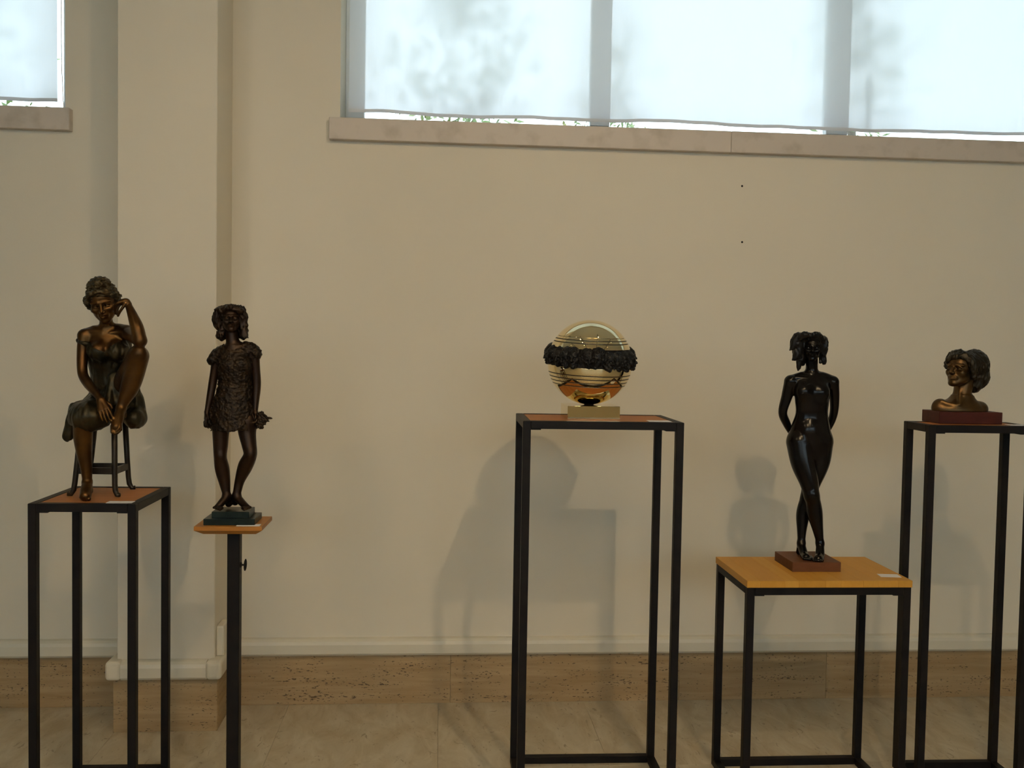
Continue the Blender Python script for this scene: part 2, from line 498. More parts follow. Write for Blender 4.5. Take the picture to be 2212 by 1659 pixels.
make_window(4, (FW[1][0], FW[1][1], FZ0, FZ1), [(1.75, 1.85), (3.4, 3.5)], YB, -1, None, [])

# translucent fabric blinds hanging just inside the glass
def make_blind_obj(name, x0, x1, zb, zt, y, seed, label):
    rnd = random.Random(seed)
    root = empty(name, ((x0 + x1) / 2, y, zb))
    tag(root, label, 'window blind')
    cx = (x0 + x1) / 2
    nx, nz = int((x1 - x0) / 0.012), 14
    ph = [rnd.uniform(0, 6.28) for _ in range(6)]
    def yoff(x, t):
        amp = 0.005 * (1 - t) ** 1.5 + 0.0006
        return amp * (math.sin(x * 9 + ph[0]) + 0.6 * math.sin(x * 23 + ph[1]) + 0.45 * math.sin(x * 41 + ph[2]))
    def zoff(x):
        return 0.0035 * math.sin(x * 4.3 + ph[3]) + 0.0022 * math.sin(x * 11 + ph[4])
    def sheet(nm, za, zb2, n, m, yy, thick=0.0):
        V, Fc = [], []
        for i in range(nx + 1):
            x = x0 + (x1 - x0) * i / nx
            for j in range(n + 1):
                t = j / n
                z = za + (zb2 - za) * t
                tt = (z - zb) / (zt - zb)
                V.append((x - cx, yoff(x, tt) + yy, z - zb + zoff(x) * (1 - tt)))
        for i in range(nx):
            for j in range(n):
                a = i * (n + 1) + j
                Fc.append((a, a + n + 1, a + n + 2, a + 1))
        me = bpy.data.meshes.new(nm)
        me.from_pydata(V, [], Fc); me.update()
        return link(nm, me, m, root, True)
    sheet('blind_sheet', zb, zt, nz, BLIND, 0)
    sheet('blind_hem', zb, zb + 0.014, 2, BLINDHEM, -0.0012)
    return root
make_blind_obj('fabric_blind', -0.392, 4.66, 2.461, 3.39, YP + 0.035, 3, 'translucent white fabric blind across the wide window above the brass sphere')
make_blind_obj('fabric_blind', W1[0] + 0.03, -1.556, 2.464, 3.39, YP + 0.035, 9, 'translucent white fabric blind in the window beyond the pier')
c = tube('blind_cord', [(-1.536, YP + 0.03, 3.36), (-1.538, YP + 0.03, 2.9), (-1.536, YP + 0.028, 2.6), (-1.528, YP + 0.022, 2.47), (-1.521, YP + 0.012, 2.432)], 0.0018, CORD, None, 6)
tag(c, 'thin white pull cord hanging beside the blind by the pier', 'cord')

# garden outside
gnd = box('ground', (-30, YO + 0.02, -0.6), (30, 40, -0.35), GROUND); tag(gnd, kind='structure')
gnd2 = box('ground', (-30, -40, -0.6), (30, YB - 0.32, -0.35), GROUND); tag(gnd2, kind='structure')
def make_tree(loc, h, cw, seed, label, clumps):
    rnd = random.Random(seed)
    root = empty('garden_tree', loc)
    tag(root, label, 'tree')
    tube('trunk', [(0, 0, 0), (0.05, 0, h * 0.35), (-0.03, 0.04, h * 0.75)], [0.11, 0.08, 0.03], BARK, root, 8)
    V, Fc = [], []
    for cl in range(clumps):
        a = rnd.uniform(0, 6.28); rr = cw * math.sqrt(rnd.random()); zz = rnd.uniform(0.32, 1.0)
        rr *= math.sin(math.pi * min(1, (1.08 - zz) * 1.25)) ** 0.7 if zz < 1 else 0.2
        c0 = Vector((rr * math.cos(a), rr * math.sin(a), h * zz))
        for k in range(26):
            p = c0 + Vector((rnd.gauss(0, .13), rnd.gauss(0, .13), rnd.gauss(0, .13)))
            u = Vector((rnd.gauss(0, 1), rnd.gauss(0, 1), rnd.gauss(0, 1))).normalized() * rnd.uniform(0.03, 0.06)
            w = u.orthogonal().normalized() * u.length * 0.45
            b0 = len(V)
            V += [p - u, p + w, p + u, p - w]
            Fc.append((b0, b0 + 1, b0 + 2, b0 + 3))
    me = bpy.data.meshes.new('foliage'); me.from_pydata([tuple(v) for v in V], [], Fc); me.update()
    tag(link('foliage', me, LEAF, root), kind='stuff')
    return root
make_tree((0.15, 7.8, -0.35), 4.9, 0.55, 1, 'slim leafy tree in the window bay nearest the pier', 90)
make_tree((3.65, 8.2, -0.35), 5.6, 0.42, 2, 'narrow leafy tree beside the second mullion from the pier', 90)
make_tree((1.65, 9.5, -0.35), 5.0, 0.40, 4, 'sparse leafy tree just past the first mullion from the pier', 60)
make_tree((-4.0, 8.2, -0.35), 5.9, 0.7, 5, 'leafy tree seen through the blind beyond the pier', 60)
# ------------------------------------------------------------------ ceiling spot lamps on tracks
def make_track(x, ylist, aims, powers, label, lamp_label):
    tr = empty('lamp_track', (x, sum(ylist) / len(ylist), CEILZ))
    tag(tr, label, 'lamp track', 'lamp tracks on the ceiling')
    yc = tr.location.y
    box('rail', (-0.017, min(ylist) - 0.3 - yc, -0.034), (0.017, max(ylist) + 0.3 - yc, 0.0), BLACK, tr, 0.003)
    for y, aim, pw in zip(ylist, aims, powers):
        root = empty('spot_lamp', (x, y, CEILZ - 0.034))
        tag(root, lamp_label, 'spot lamp', 'black spot lamps on the ceiling tracks')
        box('adapter', (-0.015, -0.05, -0.02), (0.015, 0.05, 0.0), BLACK, root, 0.003)
        tube('arm', [(0, 0, -0.018), (0, 0, -0.20)], 0.008, BLACK, root, 10)
        d = Vector(aim) - Vector((x, y, CEILZ - 0.28))
        d.normalize()
        q = d.to_track_quat('-Z', 'Y')
        hd = lathe('housing', [(0, 0.10), (0.035, 0.10), (0.045, 0.085), (0.052, -0.045), (0.056, -0.05), (0.049, -0.05), (0.042, 0.0), (0, 0.02)], BLACK, root, 24)
        hd.rotation_mode = 'QUATERNION'; hd.rotation_quaternion = q
        hd.location = (0, 0, -0.26)
        ln = lathe('bulb', [(0, -0.012), (0.028, -0.006), (0.036, 0.004), (0.036, 0.008)], GLOW, root, 20)
        ln.rotation_mode = 'QUATERNION'; ln.rotation_quaternion = q
        ln.location = (0, 0, -0.26)
        if not pw:
            continue
        L = bpy.data.lights.new('lamp_light', 'SPOT')
        L.energy = pw; L.color = WARM; L.spot_size = math.radians({KEY_POWER: 116, SIDE_POWER: 78}.get(pw, 128)); L.spot_blend = 1.0
        L.shadow_soft_size = {KEY_POWER: 0.022, SIDE_POWER: 0.05}.get(pw, 0.09)
        lo = bpy.data.objects.new('lamp_light', L)
        COL.objects.link(lo); lo.parent = root
        lo.rotation_mode = 'QUATERNION'; lo.rotation_quaternion = q
        lo.location = Vector((0, 0, -0.26)) + d * 0.058
TY = [0.66, -0.55, -1.75, -2.95, 1.55, 2.05, 2.55]
for x, nm in ((-1.75, 'the pier'), (-0.40, 'the standing girl'), (1.0, 'the black nude'), (2.35, 'the bronze head')):
    up = {-0.40: 0.95, 1.0: 0.35}.get(x, 0)  # added fill: second and third lamps beam upward for warm ceiling bounce
    pw = [{1.0: KEY_POWER, -1.75: SIDE_POWER}.get(x, 0), UP_FILL_POWER * up, UP_FILL_POWER * up, 0, 0, 0, 0]     # zero: glowing bulb only, no beam
    aims = [({1.0: 0.4, -1.75: 0.5}.get(x, x), 3.9, 1.15), (x, -0.2, CEILZ + 0.6), (x, -1.35, CEILZ + 0.6), (x, -2.55, CEILZ + 0.6), (x, 1.75, 0), (x, 2.2, 0), (x, 2.7, 0)]
    make_track(x, TY, aims, pw, 'black ceiling track with seven spot lamps, in line with ' + nm, 'black cylindrical spot lamp on the ceiling track in line with ' + nm)

# ------------------------------------------------------------------ steel plinth tables
TB = 0.0255
def steel_table(name, label, x, y, rz, w, d, h, top):
    root = empty(name, (x, y, 0), rz)
    tag(root, label, 'table', 'black steel display tables')
    H = h if top == 'inset' else h - 0.0225
    for lx in (0, w - TB):
        for ly in (0, d - TB):
            box('leg', (lx, ly, 0), (lx + TB, ly + TB, H), STEEL, root, 0.0016)
    for z0 in (0.0, H - TB):
        nm = 'bottom_rail' if z0 == 0 else 'top_rail'
        for ly in (0.0004, d - TB - 0.0004):
            box(nm, (TB, ly, z0), (w - TB, ly + TB, z0 + TB), STEEL, root, 0.0014)
        for lx in (0.0004, w - TB - 0.0004):
            box(nm, (lx, TB, z0), (lx + TB, d - TB, z0 + TB), STEEL, root, 0.0014)
    for sx in (0, 1):
        for sy in (0, 1):
            a = (TB + 0.001, TB * 0.15, H - TB - 0.0035) if sy == 0 else (TB + 0.001, d - TB - 0.012, H - TB - 0.0035)
            bb_ = (TB + 0.033, TB + 0.012, H - TB - 0.0003) if sy == 0 else (TB + 0.033, d - TB * 0.15, H - TB - 0.0003)
            if sx:
                a, bb_ = (w - bb_[0], a[1], a[2]), (w - a[0], bb_[1], bb_[2])
            box('corner_plate', a, bb_, STEEL, root)
    if top == 'inset':
        box('top_panel', (TB + 0.0012, TB + 0.0012, H - 0.018), (w - TB - 0.0012, d - TB - 0.0012, H - 0.0012), PANEL, root)
    else:
        tp = empty('tabletop', (0, 0, H), 0, root)
        ws = [0.044, 0.083, 0.047, 0.090, 0.052, 0.076, 0.049, 0.070, 0.049]
        sc = (w + 0.004) / sum(ws)
        xx = -0.002
        for q in ws:
            box('stave', (xx, -0.003, 0), (xx + q * sc - 0.00015, d + 0.003, 0.0225), PLANK, tp, 0.0006)
            xx += q * sc
    return root
TL = dict(x=-1.2559, y=2.9647, rz=-0.0137, w=0.3248, d=0.3611, h=1.0025)
TM = dict(x=0.268, y=3.0089, rz=-0.0118, w=0.5266, d=0.3446, h=1.2703)
TSM = dict(x=1.0051, y=2.9595, rz=-0.0006, w=0.5529, d=0.346, h=0.7614)
TBU = dict(x=1.6611, y=3.0732, rz=-0.0175, w=0.3826, d=0.1837, h=1.2662)
steel_table('display_table', 'narrow black steel table with orange inset top under the seated bronze woman', top='inset', **TL)
steel_table('display_table', 'tall wide black steel table with orange inset top under the brass sphere', top='inset', **TM)
steel_table('display_table', 'low black steel table with a blond wooden stave top under the black nude', top='wood', **TSM)
steel_table('display_table', 'tall narrow black steel table under the bronze head on a dark red block', top='inset', **TBU)

# ------------------------------------------------------------------ adjustable pedestal
PZ = 0.9185
ped = empty('display_pedestal', (-0.668, 3.13, 0))
tag(ped, 'single-post black steel pedestal with a small orange wooden plate on top', 'pedestal')
def frustum(name, lo0, hi0, z0, lo1, hi1, z1, z2, m, parent):
    bm = bmesh.new()
    R = []
    for (lo, hi, z) in ((lo0, hi0, z0), (lo1, hi1, z1), (lo1, hi1, z2)):
        R.append([bm.verts.new((lo[0], lo[1], z)), bm.verts.new((hi[0], lo[1], z)), bm.verts.new((hi[0], hi[1], z)), bm.verts.new((lo[0], hi[1], z))])
    for a, b in zip(R, R[1:]):
        for k in range(4):
            bm.faces.new((a[k], a[(k + 1) % 4], b[(k + 1) % 4], b[k]))
    bm.faces.new(R[0][::-1]); bm.faces.new(R[-1])
    return bm_obj(name, bm, m, parent)
frustum('plate', (-0.084, -0.069), (0.082, 0.069), PZ - 0.028, (-0.108, -0.092), (0.105, 0.092), PZ - 0.013, PZ, PLATE, ped)
post = box('post', (-0.0195, -0.0195, 0.030), (0.0205, 0.0195, PZ - 0.028), STEEL, ped, 0.002)
box('slot', (0.0204, -0.012, 0.748), (0.0208, -0.004, 0.760), HOLE, post)
kn = empty('knob', (0.0205, -0.004, 0.775), 0, ped)
b1 = lathe('boss', [(0, 0), (0.010, 0), (0.0085, 0.004), (0, 0.004)], STEEL, kn, 16); b1.rotation_euler = (0, math.pi / 2, 0)
b2 = lathe('screw', [(0.0032, 0), (0.0032, 0.014)], STEEL, kn, 10); b2.rotation_euler = (0, math.pi / 2, 0)
bm = bmesh.new()
bmesh.ops.create_uvsphere(bm, u_segments=16, v_segments=10, radius=1.0)
bmesh.ops.scale(bm, vec=(0.0052, 0.0085, 0.0205), verts=bm.verts)
wg = bm_obj('wing', bm, STEEL, kn, True); wg.location = (0.0155, 0, 0); wg.rotation_euler = (0, 0.06, 0)
box('foot_plate', (-0.115, -0.115, 0.022), (0.110, 0.115, 0.030), STEEL, ped, 0.001)
box('foot_board', (-0.132, -0.132, 0.0), (0.130, 0.132, 0.022), PLATE, ped, 0.004, 2)
for sx in (-0.095, 0.090):
    for sy in (-0.095, 0.095):
        sc_ = lathe('screw_head', [(0.0055, 0), (0.0055, 0.001), (0.003, 0.0028), (0, 0.003)], BRASS, ped, 12); sc_.location = (sx, sy, 0.030)

# ------------------------------------------------------------------ caption cards
def card(x, y, z, w, d, rz, label):
    o = box('caption_card', (-w / 2, -d / 2, 0), (w / 2, d / 2, 0.0012), CARD)
    o.location = (x, y, z); o.rotation_euler = (0, 0, rz)
    tag(o, label, 'card')
card(-0.988, 2.995, 1.0025 + 0.0002, 0.078, 0.034, -0.0137, 'white caption card lying in front of the seated bronze woman')
card(-0.609, 3.062, PZ + 0.0002, 0.074, 0.032, 0, 'white caption card on the pedestal plate below the standing girl')
card(0.722, 3.052, 1.2703 + 0.0002, 0.075, 0.045, -0.0118, 'white caption card beside the brass sphere on the tall table')
card(1.512, 3.022, 0.7614 + 0.0002, 0.068, 0.040, -0.12, 'white caption card on the blond wooden tabletop by the black nude')
card(1.995, 3.112, 1.2662 + 0.0002, 0.062, 0.036, -0.0175, 'white caption card beside the bronze head')

# ------------------------------------------------------------------ signed distance modelling
def vnoise(x, y, z, seed=0):
    xi, yi, zi = np.floor(x).astype(np.int64), np.floor(y).astype(np.int64), np.floor(z).astype(np.int64)
    xf, yf, zf = x - xi, y - yi, z - zi
    xf, yf, zf = [t * t * (3 - 2 * t) for t in (xf, yf, zf)]
    def hsh(a, b, c):
        h = (a * 73856093) ^ (b * 19349663) ^ (c * 83492791) ^ (seed * 2654435761)
        h = (h ^ (h >> 13)) * 1274126177
        return ((h ^ (h >> 16)) & 0xffff) / 32767.5 - 1.0
    r = 0
    for dx in (0, 1):
        for dy in (0, 1):
            for dz in (0, 1):
                r = r + hsh(xi + dx, yi + dy, zi + dz) * (xf if dx else 1 - xf) * (yf if dy else 1 - yf) * (zf if dz else 1 - zf)
    return r

class SDF:
    def __init__(s, lo, hi, h):
        s.lo = np.array(lo, float); s.h = h
        s.n = np.ceil((np.array(hi) - s.lo) / h).astype(int) + 1
        s.d = np.full(s.n, 0.2, np.float32)
        s.ax = [(s.lo[i] + h * np.arange(s.n[i])).astype(np.float32) for i in range(3)]
    def blk(s, lo, hi):
        a = np.clip(np.floor((np.array(lo) - s.lo) / s.h).astype(int), 0, s.n)
        b = np.clip(np.ceil((np.array(hi) - s.lo) / s.h).astype(int) + 1, 0, s.n)
        sl = tuple(slice(a[i], b[i]) for i in range(3))
        return sl, s.ax[0][sl[0]][:, None, None], s.ax[1][sl[1]][None, :, None], s.ax[2][sl[2]][None, None, :]
    def put(s, sl, b, k, op):
        a = s.d[sl]
        if a.size == 0: return
        k = max(k, 1e-5)
        if op == 'add':
            h = np.clip(0.5 + 0.5 * (a - b) / k, 0, 1)
            s.d[sl] = a * (1 - h) + b * h - k * h * (1 - h)
        else:
            h = np.clip(0.5 - 0.5 * (a + b) / k, 0, 1)
            s.d[sl] = a * (1 - h) - b * h + k * h * (1 - h)
    def cap(s, A, B, ra, rb, k=0.008, op='add'):
        A, B = np.array(A, float), np.array(B, float)
        m = max(ra, rb) + k + 3 * s.h
        sl, X, Y, Z = s.blk(np.minimum(A, B) - m, np.maximum(A, B) + m)
        ba = B - A; L = max(float(ba @ ba), 1e-12)
        t = np.clip(((X - A[0]) * ba[0] + (Y - A[1]) * ba[1] + (Z - A[2]) * ba[2]) / L, 0, 1)
        d = np.sqrt((X - A[0] - t * ba[0]) ** 2 + (Y - A[1] - t * ba[1]) ** 2 + (Z - A[2] - t * ba[2]) ** 2) - (ra + t * (rb - ra))
        s.put(sl, d, k, op)
    def chain(s, pts, k=0.008):
        """smooth tapering limb: one spline of radii, joined to the rest by k"""
        T = np.array([(*p, r) for p, r in pts], float)
        n = len(T)
        if n > 2:
            L = np.linalg.norm(np.diff(T[:, :3], axis=0), axis=1)
            out = []
            for i in range(n - 1):
                a, b, c, d = T[max(i - 1, 0)], T[i], T[i + 1], T[min(i + 2, n - 1)]
                l0, l1, l2 = L[max(i - 1, 0)], L[i], L[min(i + 1, n - 2)]
                m0 = (c - a) * l1 / (l1 + l0) if i > 0 else (c - b)
                m1 = (d - b) * l1 / (l1 + l2) if i < n - 2 else (c - b)
                for t in np.linspace(0, 1, 15)[:-1]:
                    out.append((2*t**3-3*t*t+1)*b + (t**3-2*t*t+t)*m0 + (-2*t**3+3*t*t)*c + (t**3-t*t)*m1)
            out.append(T[-1]); T = np.array(out)
        m = T[:, 3].max() + k + 3 * s.h
        sl, X, Y, Z = s.blk(T[:, :3].min(0) - m, T[:, :3].max(0) + m)
        D = np.full((X.shape[0], Y.shape[1], Z.shape[2]), 0.2, np.float32)
        o = [q.start for q in sl]
        for A, B in zip(T, T[1:]):
            mm = max(A[3], B[3]) + k + 3 * s.h
            s2, x, y, z = s.blk(np.minimum(A, B)[:3] - mm, np.maximum(A, B)[:3] + mm)
            loc = tuple(slice(s2[i].start - o[i], s2[i].stop - o[i]) for i in range(3))
            if 0 in (x.size, y.size, z.size): continue
            ba = (B - A)[:3]; LL = max(float(ba @ ba), 1e-12)
            t = np.clip(((x - A[0]) * ba[0] + (y - A[1]) * ba[1] + (z - A[2]) * ba[2]) / LL, 0, 1)
            d = np.sqrt((x - A[0] - t * ba[0]) ** 2 + (y - A[1] - t * ba[1]) ** 2 + (z - A[2] - t * ba[2]) ** 2) - (A[3] + t * (B[3] - A[3]))
            D[loc] = np.minimum(D[loc], d)
        s.put(sl, D, k, 'add')
    def ell(s, c, r, k=0.008, R=None, op='add'):
        c, r = np.array(c, float), np.array(r, float)
        m = max(r) + k + 3 * s.h
        sl, X, Y, Z = s.blk(c - m, c + m)
        x, y, z = X - c[0], Y - c[1], Z - c[2]
        if R is not None:
            x, y, z = (R[0, 0] * x + R[1, 0] * y + R[2, 0] * z, R[0, 1] * x + R[1, 1] * y + R[2, 1] * z, R[0, 2] * x + R[1, 2] * y + R[2, 2] * z)
        k0 = np.sqrt((x / r[0]) ** 2 + (y / r[1]) ** 2 + (z / r[2]) ** 2)
        k1 = np.sqrt((x / r[0] ** 2) ** 2 + (y / r[1] ** 2) ** 2 + (z / r[2] ** 2) ** 2) + 1e-9
        s.put(sl, k0 * (k0 - 1) / k1, k, op)
    def loft(s, rows, k=0.008, p=2.0):
        """rows: (centre xyz, half width x, half depth y), sorted upwards"""
        T = np.array([(c[2], c[0], c[1], a, b) for c, a, b in rows], float)
        T = T[np.argsort(T[:, 0])]
        n = len(T); u = np.linspace(0, n - 1, 24 * n)
        i = np.clip(u.astype(int), 0, n - 2); f = (u - i)[:, None]
        g = lambda j: T[np.clip(j, 0, n - 1)]
        C = 0.5 * (2 * g(i) + (g(i + 1) - g(i - 1)) * f + (2 * g(i - 1) - 5 * g(i) + 4 * g(i + 1) - g(i + 2)) * f ** 2 + (3 * g(i) - g(i - 1) - 3 * g(i + 1) + g(i + 2)) * f ** 3)
        zs = np.maximum.accumulate(C[:, 0])
        m = k + 4 * s.h + 0.004
        lo = [(C[:, 1] - C[:, 3]).min() - m, (C[:, 2] - C[:, 4]).min() - m, zs[0] - m]
        hi = [(C[:, 1] + C[:, 3]).max() + m, (C[:, 2] + C[:, 4]).max() + m, zs[-1] + m]
        sl, X, Y, Z = s.blk(lo, hi)
        zz = Z[0, 0, :]
        I = lambda q: np.interp(zz, zs, C[:, q])[None, None, :].astype(np.float32)
        cx, cy, rx, ry = I(1), I(2), I(3), I(4)
        q = (np.abs((X - cx) / rx) ** p + np.abs((Y - cy) / ry) ** p) ** (1.0 / p)
        din = (q - 1) * np.minimum(rx, ry)
        over = np.maximum(Z - zs[-1], zs[0] - Z)
        s.put(sl, np.maximum(din, over), k, 'add')
    def cutz(s, z, above=False):
        Z = s.ax[2][None, None, :]
        s.d = np.maximum(s.d, (Z - z) if above else (z - Z))
    def cutfn(s, fn):
        s.d = np.maximum(s.d, fn(s.ax[0][:, None, None], s.ax[1][None, :, None], s.ax[2][None, None, :])).astype(np.float32)
    def disp(s, fn, band=0.010):
        I = np.nonzero(np.abs(s.d) < band)
        s.d[I] += fn(s.ax[0][I[0]].astype(float), s.ax[1][I[1]].astype(float), s.ax[2][I[2]].astype(float)).astype(np.float32)
    def mesh(s, name, org):
        d = s.d
        d[0], d[-1] = 0.1, 0.1; d[:, 0], d[:, -1] = 0.1, 0.1; d[:, :, 0], d[:, :, -1] = 0.1, 0.1
        sg = d < 0
        cnt = np.zeros(s.n - 1, np.int8)
        for a in (0, 1):
            for b in (0, 1):
                for c in (0, 1):
                    cnt += sg[a:s.n[0] - 1 + a, b:s.n[1] - 1 + b, c:s.n[2] - 1 + c]
        act = (cnt > 0) & (cnt < 8)
        I = np.argwhere(act)
        idx = np.full(s.n - 1, -1, np.int32); idx[act] = np.arange(len(I))
        co = [(a, b, c) for a in (0, 1) for b in (0, 1) for c in (0, 1)]
        val = {o: d[I[:, 0] + o[0], I[:, 1] + o[1], I[:, 2] + o[2]] for o in co}
        acc = np.zeros((len(I), 3)); num = np.zeros(len(I))
        for o in co:
            for ax in range(3):
                if o[ax] == 0:
                    q = list(o); q[ax] = 1; q = tuple(q)
                    v0, v1 = val[o], val[q]
                    m = (v0 < 0) != (v1 < 0)
                    t = np.where(m, v0 / np.where(m, v0 - v1, 1), 0)
                    p = np.array(o, float)[None, :].repeat(len(I), 0); p[:, ax] = t
                    acc[m] += p[m]; num[m] += 1
        V = s.lo + s.h * (I + acc / num[:, None]) - np.array(org)
        Q = []
        for ax in range(3):
            u, v = (ax + 1) % 3, (ax + 2) % 3
            A = [slice(1, -1)] * 3; A[ax] = slice(0, -1); B = list(A); B[ax] = slice(1, None)
            s0, s1 = sg[tuple(A)], sg[tuple(B)]
            E = np.argwhere(s0 != s1)
            fl = s0[E[:, 0], E[:, 1], E[:, 2]]
            off = np.ones(3, int); off[ax] = 0
            E = E + off
            def cell(du, dv):
                e = E.copy(); e[:, u] -= du; e[:, v] -= dv
                return idx[e[:, 0], e[:, 1], e[:, 2]]
            q = np.stack([cell(1, 1), cell(0, 1), cell(0, 0), cell(1, 0)], 1)
            q[~fl] = q[~fl][:, ::-1]
            Q.append(q)
        Q = np.concatenate(Q)
        me = bpy.data.meshes.new(name)
        me.vertices.add(len(V)); me.vertices.foreach_set('co', V.astype(np.float32).ravel())
        me.loops.add(Q.size); me.loops.foreach_set('vertex_index', Q.astype(np.int32).ravel())
        me.polygons.add(len(Q))
        me.polygons.foreach_set('loop_start', np.arange(0, Q.size, 4, dtype=np.int32))
        me.update(calc_edges=True)
        me.validate()
        me.polygons.foreach_set('use_smooth', np.ones(len(me.polygons), bool))
        return me

def rotm(yaw, pitch, roll):
    a, b, c = [math.radians(t) for t in (yaw, pitch, roll)]
    Rz = np.array([[math.cos(a), -math.sin(a), 0], [math.sin(a), math.cos(a), 0], [0, 0, 1]])
    Rx = np.array([[1, 0, 0], [0, math.cos(b), -math.sin(b)], [0, math.sin(b), math.cos(b)]])
    Ry = np.array([[math.cos(c), 0, math.sin(c)], [0, 1, 0], [-math.sin(c), 0, math.cos(c)]])
    return Ry @ Rz @ Rx

class Shot:
    """measured positions of one sculpture: plane depth Y0, pixel sizes to metres"""
    def __init__(s, Y0): s.Y0 = Y0; s.m = Y0 / FPX
    def __call__(s, px, py, dy=0.0): return at(px, py, s.Y0 + dy)
    def r(s, w): return w * 0.5 * s.m
    def pts(s, lst): return [(s(a, b, c), s.r(w)) for a, b, c, w in lst]
    def rows(s, lst): return [(s(a, b, c), s.r(w), s.r(dp)) for a, b, c, w, dp in lst]

def head(F, c, sz, R, ears=True):
    P = lambda x, y, z: np.array(c) + sz * (R @ np.array([x, y, z]))
    k = 0.06 * sz
    F.ell(P(0, 0.06, 0.12), sz * np.array([0.345, 0.42, 0.38]), k, R)
    F.ell(P(0, -0.10, -0.10), sz * np.array([0.285, 0.30, 0.36]), k, R)
    F.ell(P(0, -0.17, 0.16), sz * np.array([0.27, 0.24, 0.22]), k, R)
    for s in (-1, 1):
        F.cap(P(0.24 * s, 0.02, -0.18), P(0.06 * s, -0.30, -0.41), 0.095 * sz, 0.085 * sz, 0.10 * sz)
        F.ell(P(0.19 * s, -0.25, -0.11), sz * np.array([0.10, 0.11, 0.10]), 0.08 * sz, R)
    F.ell(P(0, -0.34, -0.425), sz * np.array([0.085, 0.075, 0.07]), 0.07 * sz, R)
    for s in (-1, 1):
        F.ell(P(0.145 * s, -0.435, -0.003), sz * np.array([0.108, 0.115, 0.078]), 0.07 * sz, R, 'sub')
        F.cap(P(0.06 * s, -0.405, 0.085), P(0.24 * s, -0.33, 0.085), 0.036 * sz, 0.030 * sz, 0.05 * sz)
        F.ell(P(0.145 * s, -0.305, -0.003), sz * np.array([0.074, 0.070, 0.056]), 0.010 * sz, R)
        F.ell(P(0.143 * s, -0.385, 0.0), sz * np.array([0.020, 0.022, 0.020]), 0.008 * sz, R, 'sub')
        F.chain([(P(0.065 * s, -0.375, 0.0), 0.014 * sz), (P(0.145 * s, -0.388, 0.052), 0.016 * sz), (P(0.228 * s, -0.345, 0.005), 0.015 * sz)], 0.015 * sz)
        F.cap(P(0.085 * s, -0.385, -0.045), P(0.205 * s, -0.360, -0.045), 0.013 * sz, 0.012 * sz, 0.02 * sz)
    F.chain([(P(0, -0.375, 0.09), 0.040 * sz), (P(0, -0.435, -0.02), 0.042 * sz), (P(0, -0.505, -0.135), 0.052 * sz)], 0.045 * sz)
    for s in (-1, 1):
        F.ell(P(0.055 * s, -0.445, -0.15), sz * np.array([0.038, 0.045, 0.034]), 0.03 * sz, R)
    F.ell(P(0, -0.365, -0.27), sz * np.array([0.13, 0.075, 0.09]), 0.06 * sz, R)
    for s in (-1, 1):
        F.cap(P(0, -0.432, -0.247), P(0.105 * s, -0.385, -0.262), 0.028 * sz, 0.013 * sz, 0.02 * sz)
        F.cap(P(0, -0.425, -0.302), P(0.090 * s, -0.385, -0.285), 0.032 * sz, 0.014 * sz, 0.02 * sz)
        F.cap(P(0, -0.470, -0.273), P(0.10 * s, -0.415, -0.272), 0.014 * sz, 0.010 * sz, 0.014 * sz, 'sub')
        if ears:
            F.ell(P(0.345 * s, 0.04, -0.03), sz * np.array([0.035, 0.075, 0.11]), 0.02 * sz, R)
    return P

def hand(F, W, D, T, N, L, r, curl=0.35, k=0.004, spread=0.9):
    """W wrist, D finger direction, T towards the thumb, N towards the palm side"""
    W = np.array(W, float)
    un = lambda v: np.array(v, float) / np.linalg.norm(v)
    D = un(D); T = un(np.array(T) - D * (np.array(T) @ D)); N = un(np.array(N) - D * (np.array(N) @ D) - T * (np.array(N) @ T))
    for q in (-0.10, -0.035, 0.035, 0.10):
        F.cap(W + D * L * 0.05 + T * q * L * 1.0, W + D * L * 0.48 + T * q * L * 1.75, r * 1.35, r * 1.15, k * 1.6)
    for q, ln in ((0.165, 0.47), (0.058, 0.53), (-0.052, 0.49), (-0.155, 0.38)):
        a = W + D * L * 0.47 + T * q * L
        sp = T * q * L * 0.22 * spread
        b = a + D * L * ln * 0.48 * math.cos(curl * 0.5) + N * L * ln * 0.48 * math.sin(curl * 0.5) + sp
        c = b + D * L * ln * 0.32 * math.cos(curl * 1.5) + N * L * ln * 0.32 * math.sin(curl * 1.5)
        e = c + D * L * ln * 0.24 * math.cos(curl * 2.4) + N * L * ln * 0.24 * math.sin(curl * 2.4)
        F.chain([(a, r), (b, r * 0.92), (c, r * 0.84), (e, r * 0.72)], k * 0.35)
    a = W + D * L * 0.14 + T * L * 0.12 + N * L * 0.03
    b = a + D * L * 0.17 + T * L * 0.14 + N * L * 0.05
    c = b + D * L * 0.17 + T * L * 0.03 + N * L * 0.05
    F.chain([(a, r * 1.3), (b, r * 1.02), (c, r * 0.8)], k * 0.6)

def strands(amp, fx, fz, seed, warp=0.004, axis=(0, 0)):
    def fn(x, y, z):
        w = vnoise(x * 45, y * 45, z * 45, seed) * warp
        a = vnoise((x + w) * fx, (y + w) * fx, z * fz, seed + 1)
        b = vnoise((x + w) * fx * 2.1, (y - w) * fx * 2.1, z * fz * 1.9, seed + 2)
        return amp * (np.abs(a) * 1.2 - 0.5 + 0.45 * b)
    return fn
def rough(amp, f, seed):
    def fn(x, y, z):
        return amp * (vnoise(x * f, y * f, z * f, seed) + 0.55 * vnoise(x * f * 2.2, y * f * 2.2, z * f * 2.2, seed + 3))
    return fn
def finish(F, name, org, m, parent):
    return link(name, F.mesh(name, org), m, parent)
